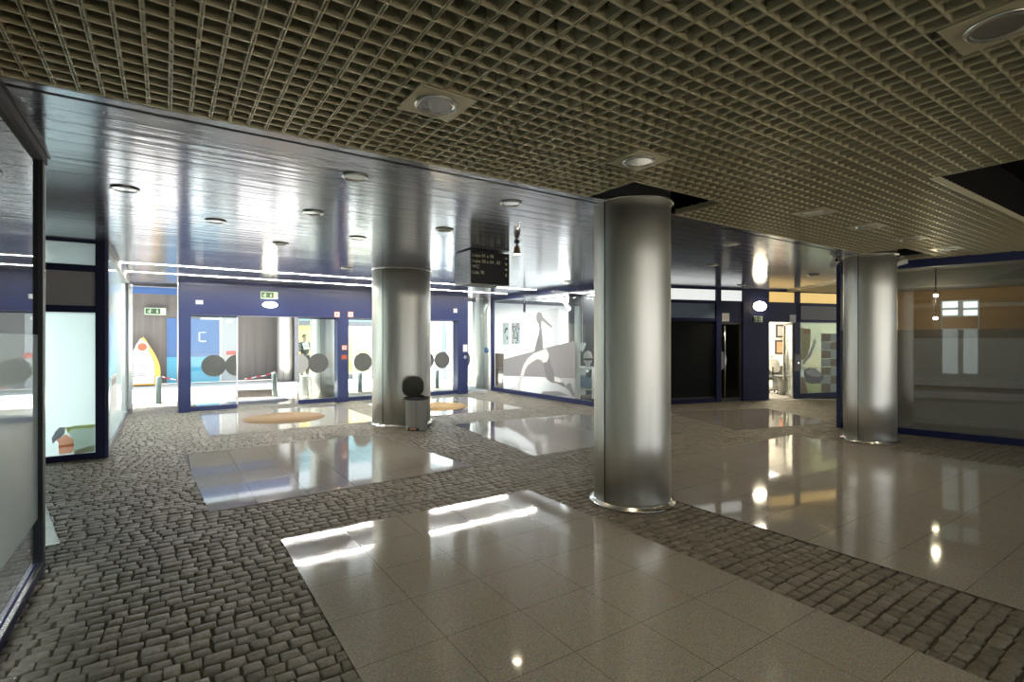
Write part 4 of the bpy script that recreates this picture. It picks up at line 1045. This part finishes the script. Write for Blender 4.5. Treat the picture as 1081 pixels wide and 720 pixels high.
area('yellow_shop_light', (6.4,SY+1.1,2.85), (0,0,0), 2.0, 60, (1,.85,.5), 1.2)
tl = thing('shop_light_panel', 'warm ceiling light panel inside the yellow shop outside', 'ceiling light', (6.4,SY+1.1,2.9)); B(-1,1,-.6,.6,0,.03).build('diffuser', PANELW, tl); B(-1.04,1.04,-.64,-.6,-.01,.04).build('frame', PLATE, tl)
# shop door with paper
xa, xb = onY(372.5,0,SY-.05)[0], onY(392,0,SY-.05)[0]
t = thing('shop_door', 'glazed shop door with white paper and long handle beyond the middle blue post', 'door', (xa,SY-.05,0)); w = xb-xa
MB().box(0,.06,-.02,.03,0,2.05).box(w-.06,w,-.02,.03,0,2.05).box(.06,w-.06,-.02,.03,1.97,2.05).box(.06,w-.06,-.02,.03,0,.12).build('door_frame', WHITE, t)
B(.06,w-.06,0,.006,.12,1.97).build('pane', GLASS, t)
hx = w*.22; MB().tube([(hx,-.07,.7),(hx,-.07,1.75)], .022).build('handle', CHROME, t); MB().tube([(hx,-.07,.8),(hx,0,.8)], .01).tube([(hx,-.07,1.65),(hx,0,1.65)], .01).build('handle_bracket', CHROME, t)
B(w*.5,w*.82,-.008,0,1.15,1.52).build('paper', WHITE, t)
# cream wall and blue door farther right
o = B(9.0, 9.2, 16.3, SY, 0, 3.4).build('wall_cream', WHITE); struct(o)
d2 = sroot('door_2')
xa, xb = onY(466,0,17.9)[0], onY(482,0,17.9)[0]
B(xa, xb, 17.9, 17.96, 0, 2.2).build('door_panel', BGREYG, d2); B(xa-.06, xa, 17.88, 17.98, 0, 2.25).build('door_jamb', PLATE, d2); B(xb, xb+.06, 17.88, 17.98, 0, 2.25).build('door_jamb', PLATE, d2)
B(xa+.45,xa+.47,17.86,17.9,.1,2.1).build('door_joint', PLATE, d2)
x_, z_ = onY(505, 368.5, 15.2)
t = thing('round_sign', 'blue round sign on the pale outdoor column beneath the small exit sign', 'sign', (x_,14.98,z_))
cx_, cy_ = center(510,412,.225); ang = math.atan2(-cy_,-cx_)
t.location = (cx_+.232*math.cos(ang+.45), cy_+.232*math.sin(ang+.45), z_); t.rotation_euler = (0,0,ang+.45+R(90))
o = MB().lathe([(.085,0),(.085,.006),(.001,.007)], 32).build('disc', BDOOR, t); o.rotation_euler = (R(90),0,0)
o = MB().lathe([(.085,.005),(.095,.005),(.095,-.002)], 32, caps=False).build('rim', PLATE, t); o.rotation_euler = (R(90),0,0)
x_, y_ = at(499, 407.5)
t = thing('floor_sign', 'small yellow A-frame floor sign outside at the foot of the pale column', 'floor sign', (x_,y_,-.03), R(20))
for s in (-1,1):
    o = MB().prism([(-.11,0),(.11,0),(.075,.32),(-.075,.32)], 'y', -.008, .008).build('panel', YEL, t); o.location = (0,s*.09,0); o.rotation_euler = (R(14*s),0,0)
MB().box(-.06,.06,-.02,.02,.31,.335).build('hinge', YEL, t)
# step by the outdoor column
o = MB().prism([at(494,414),at(514,415),at(517,409),at(494,408)], 'z', -.03, .05).build('floor_step', PLAST); struct(o)

# the man inside the yellow shop
def skinned(name, verts, edges, radii, root, m, parent, sub=2):
    me = bpy.data.meshes.new(name); me.from_pydata(verts, edges, []); o = bpy.data.objects.new(name, me); COL.objects.link(o)
    o.parent = parent
    sk = o.modifiers.new('skin', 'SKIN'); sk.use_smooth_shade = True
    if not me.skin_vertices: 
        bpy.context.view_layer.objects.active = o
    lay = me.skin_vertices[0].data if me.skin_vertices else None
    if lay is None: raise RuntimeError('no skin layer')
    for i, r in enumerate(radii):
        lay[i].radius = r if isinstance(r, tuple) else (r, r); lay[i].use_root = (i == root)
    s = o.modifiers.new('sub', 'SUBSURF'); s.levels = sub; s.render_levels = sub
    me.materials.append(m); return o
def person():
    px_, _ = onY(321.8, 0, SY+.55)
    t = thing('person', 'person in dark suit and white shirt standing inside the yellow shop with a paper', 'person', (px_, SY+.55, .0), R(10))
    # facing -Y, head slightly bowed and turned to the left; forearms raised holding a paper
    V = []; E = []; Rd = []
    def add(p, r, par=None):
        V.append(p); Rd.append(r); 
        if par is not None: E.append((par, len(V)-1))
        return len(V)-1
    pel = add((0,0,.93), (.15,.105))
    wa = add((0,0,1.06), (.135,.095), pel); ch = add((0,.0,1.25), (.16,.11), wa); sh_ = add((0,.01,1.38), (.13,.085), ch); nk = add((0,.0,1.46), .055, sh_)
    hd0 = add((0,-.015,1.53), (.062,.07), nk); hd1 = add((0,-.02,1.60), (.075,.092), hd0); hd2 = add((0,-.012,1.66), (.072,.088), hd1); add((0,-.005,1.70), .045, hd2)
    for s in (-1,1):
        h = add((.09*s,0,.88), .092, pel); k = add((.10*s,-.01,.50), .06, h); a = add((.105*s,.01,.09), .042, k); add((.115*s,-.12,.035), .035, a)
        sh = add((.19*s,.01,1.36), .058, sh_); el = add((.245*s,.0,1.10), .042, sh)
        wr = add((.10*s,-.24,1.16), .028, el); pm = add((.065*s,-.30,1.19), (.034,.022), wr)
        for f in range(4):
            b0 = add(((.065-.030*0+.0)*s + (.024-.016*f)*1.0, -.325, 1.205+.004*f), .0095, pm)
            b1 = add(((.04)*s + (.024-.016*f), -.355-.004*(f%2), 1.215), .0088, b0); add(((.02)*s + (.022-.014*f), -.35, 1.235), .0078, b1)
        th = add((.055*s,-.285,1.235), .011, pm); add((.03*s,-.315,1.255), .009, th)
    body = skinned('body', V, E, Rd, 0, SKIN, t)
    # clothing: jacket and trousers follow the same joints, slightly larger
    V, E, Rd = [], [], []
    p0 = add((0,0,.86), (.165,.12)); p1 = add((0,0,1.06), (.155,.112), p0); p2 = add((0,0,1.25), (.18,.128), p1); p3 = add((0,.012,1.385), (.14,.095), p2)
    for s in (-1,1):
        a = add((.195*s,.01,1.365), .070, p3); b = add((.25*s,.0,1.095), .056, a); add((.115*s,-.225,1.155), .040, b)
    skinned('jacket', V, E, Rd, 0, SUIT, t)
    V, E, Rd = [], [], []
    p0 = add((0,0,.92), (.158,.112))
    for s in (-1,1):
        a = add((.092*s,0,.86), .102, p0); b = add((.102*s,-.008,.50), .074, a); add((.107*s,.01,.10), .06, b)
    skinned('trousers', V, E, Rd, 0, SUIT, t)
    MB().prism([(-.035,1.45),(.035,1.45),(.05,1.40),(.012,1.16),(-.012,1.16),(-.05,1.40)], 'y', -.135, -.118).build('shirt', SHIRT, t)
    for s in (-1,1):
        MB().lathe([(.001,.0),(.05,.0),(.052,.03),(.035,.07),(.001,.08)], 20, sy=2.4).build('shoe', BLACK, t).location = (.112*s,-.05,.0)
    # hair cap, eyes, nose, ears, mouth
    hr = MB()
    prof = [(.090*math.sin(q), .098*math.cos(q)) for q in [PI*.62*i/10 for i in range(10,-1,-1)]]
    o = hr.lathe([(max(r,.001), z) for r, z in prof], 28, caps=False, sy=1.1).build('hair', HAIR, t); o.location = (0,.018,1.645); o.rotation_euler = (R(-24),0,0)
    for s in (-1,1):
        e = MB().lathe([(.001,.012),(.011,.006),(.012,0),(.001,-.012)], 12).build('eye', SUIT, body); e.location = (.03*s,-.105,1.615)
        e = MB().lathe([(.001,.03),(.016,.02),(.018,0),(.010,-.025),(.001,-.03)], 12, sy=.6).build('ear', SKIN, body); e.location = (.078*s,-.005,1.60)
    MB().prism([(-.112,1.60),(-.13,1.572),(-.105,1.565),(-.095,1.60)], 'x', -.012, .012).build('nose', SKIN, body, .004)
    MB().box(-.022,.022,-.108,-.09,1.535,1.543).build('mouth', TERRA, body, .002)
    pp = thing('paper_sheet', 'white paper held by the suited person', 'paper', (px_-.02, SY+.55-.36, 1.22), R(10)); o = B(-.11,.11,-.004,.0,-.06,.22).build('sheet', WHITE, pp); o.rotation_euler = (R(-35),0,0)
    B(-.08,.08,-.0055,-.004,.02,.16).build('print', PLAST, o)
try:
    person()
except Exception as ex:
    print('PERSON FAILED', ex); raise

# ------------------------------------------------------------------ outer roof parts and enclosing walls
o = B(-16, 22, 14.3, 14.5, 2.75, 3.6).build('ceiling_soffit_edge', SLATE); struct(o)
o = B(14.0, 14.2, -8, 3.2, 0, 3.3).build('wall_right', PLAST); struct(o)
g = B(-30, 40, -40, -8, -.12, -.03).build('bounce_ground', mat('bounce_stone', (.34,.30,.22), .8, noise=(2.,.08))); struct(g)  # unseen ground added behind the camera to bounce sunlight into the hall
o = B(20.3, 20.5, 3.2, 9, 0, 3.3).build('wall_far', PLAST); struct(o)
o = B(16.0, 16.2, 13, 24, 0, 4.2).build('wall_outdoor', CONC); struct(o)

# ------------------------------------------------------------------ light
W = bpy.data.worlds.new('world'); S.world = W; W.use_nodes = True
bg = W.node_tree.nodes['Background']; bg.inputs[0].default_value = (.86,.93,1.0,1); bg.inputs[1].default_value = 1.0
sl = bpy.data.lights.new('sun', 'SUN'); sl.energy = 9.5; sl.angle = R(1.0); sl.color = (1,.97,.92)
so = bpy.data.objects.new('sun', sl); COL.objects.link(so)
so.rotation_euler = Vector((.42,-.06,-.9)).to_track_quat('-Z','Y').to_euler()

# ------------------------------------------------------------------ camera and view
cd = bpy.data.cameras.new('camera'); cam = bpy.data.objects.new('camera', cd); COL.objects.link(cam)
cam.location = (0,0,CAMZ); cam.rotation_euler = (R(90),0,YAW-R(90)); cd.sensor_width = 36; cd.lens = FPX/1081*36
cd.shift_y = -(360-HOR)/1081; cd.clip_start = .05; cd.clip_end = 200
S.camera = cam
S.view_settings.view_transform = 'Standard'; S.view_settings.look = 'None'; S.view_settings.gamma = 1.0
S.view_settings.use_curve_mapping = False; S.view_settings.exposure = 1.45
c = S.cycles
c.use_denoising = True
c.max_bounces = 10; c.diffuse_bounces = 4; c.glossy_bounces = 5; c.transmission_bounces = 6; c.transparent_max_bounces = 16
c.sample_clamp_indirect = 8.0; c.use_light_tree = True; c.caustics_reflective = False; c.caustics_refractive = False
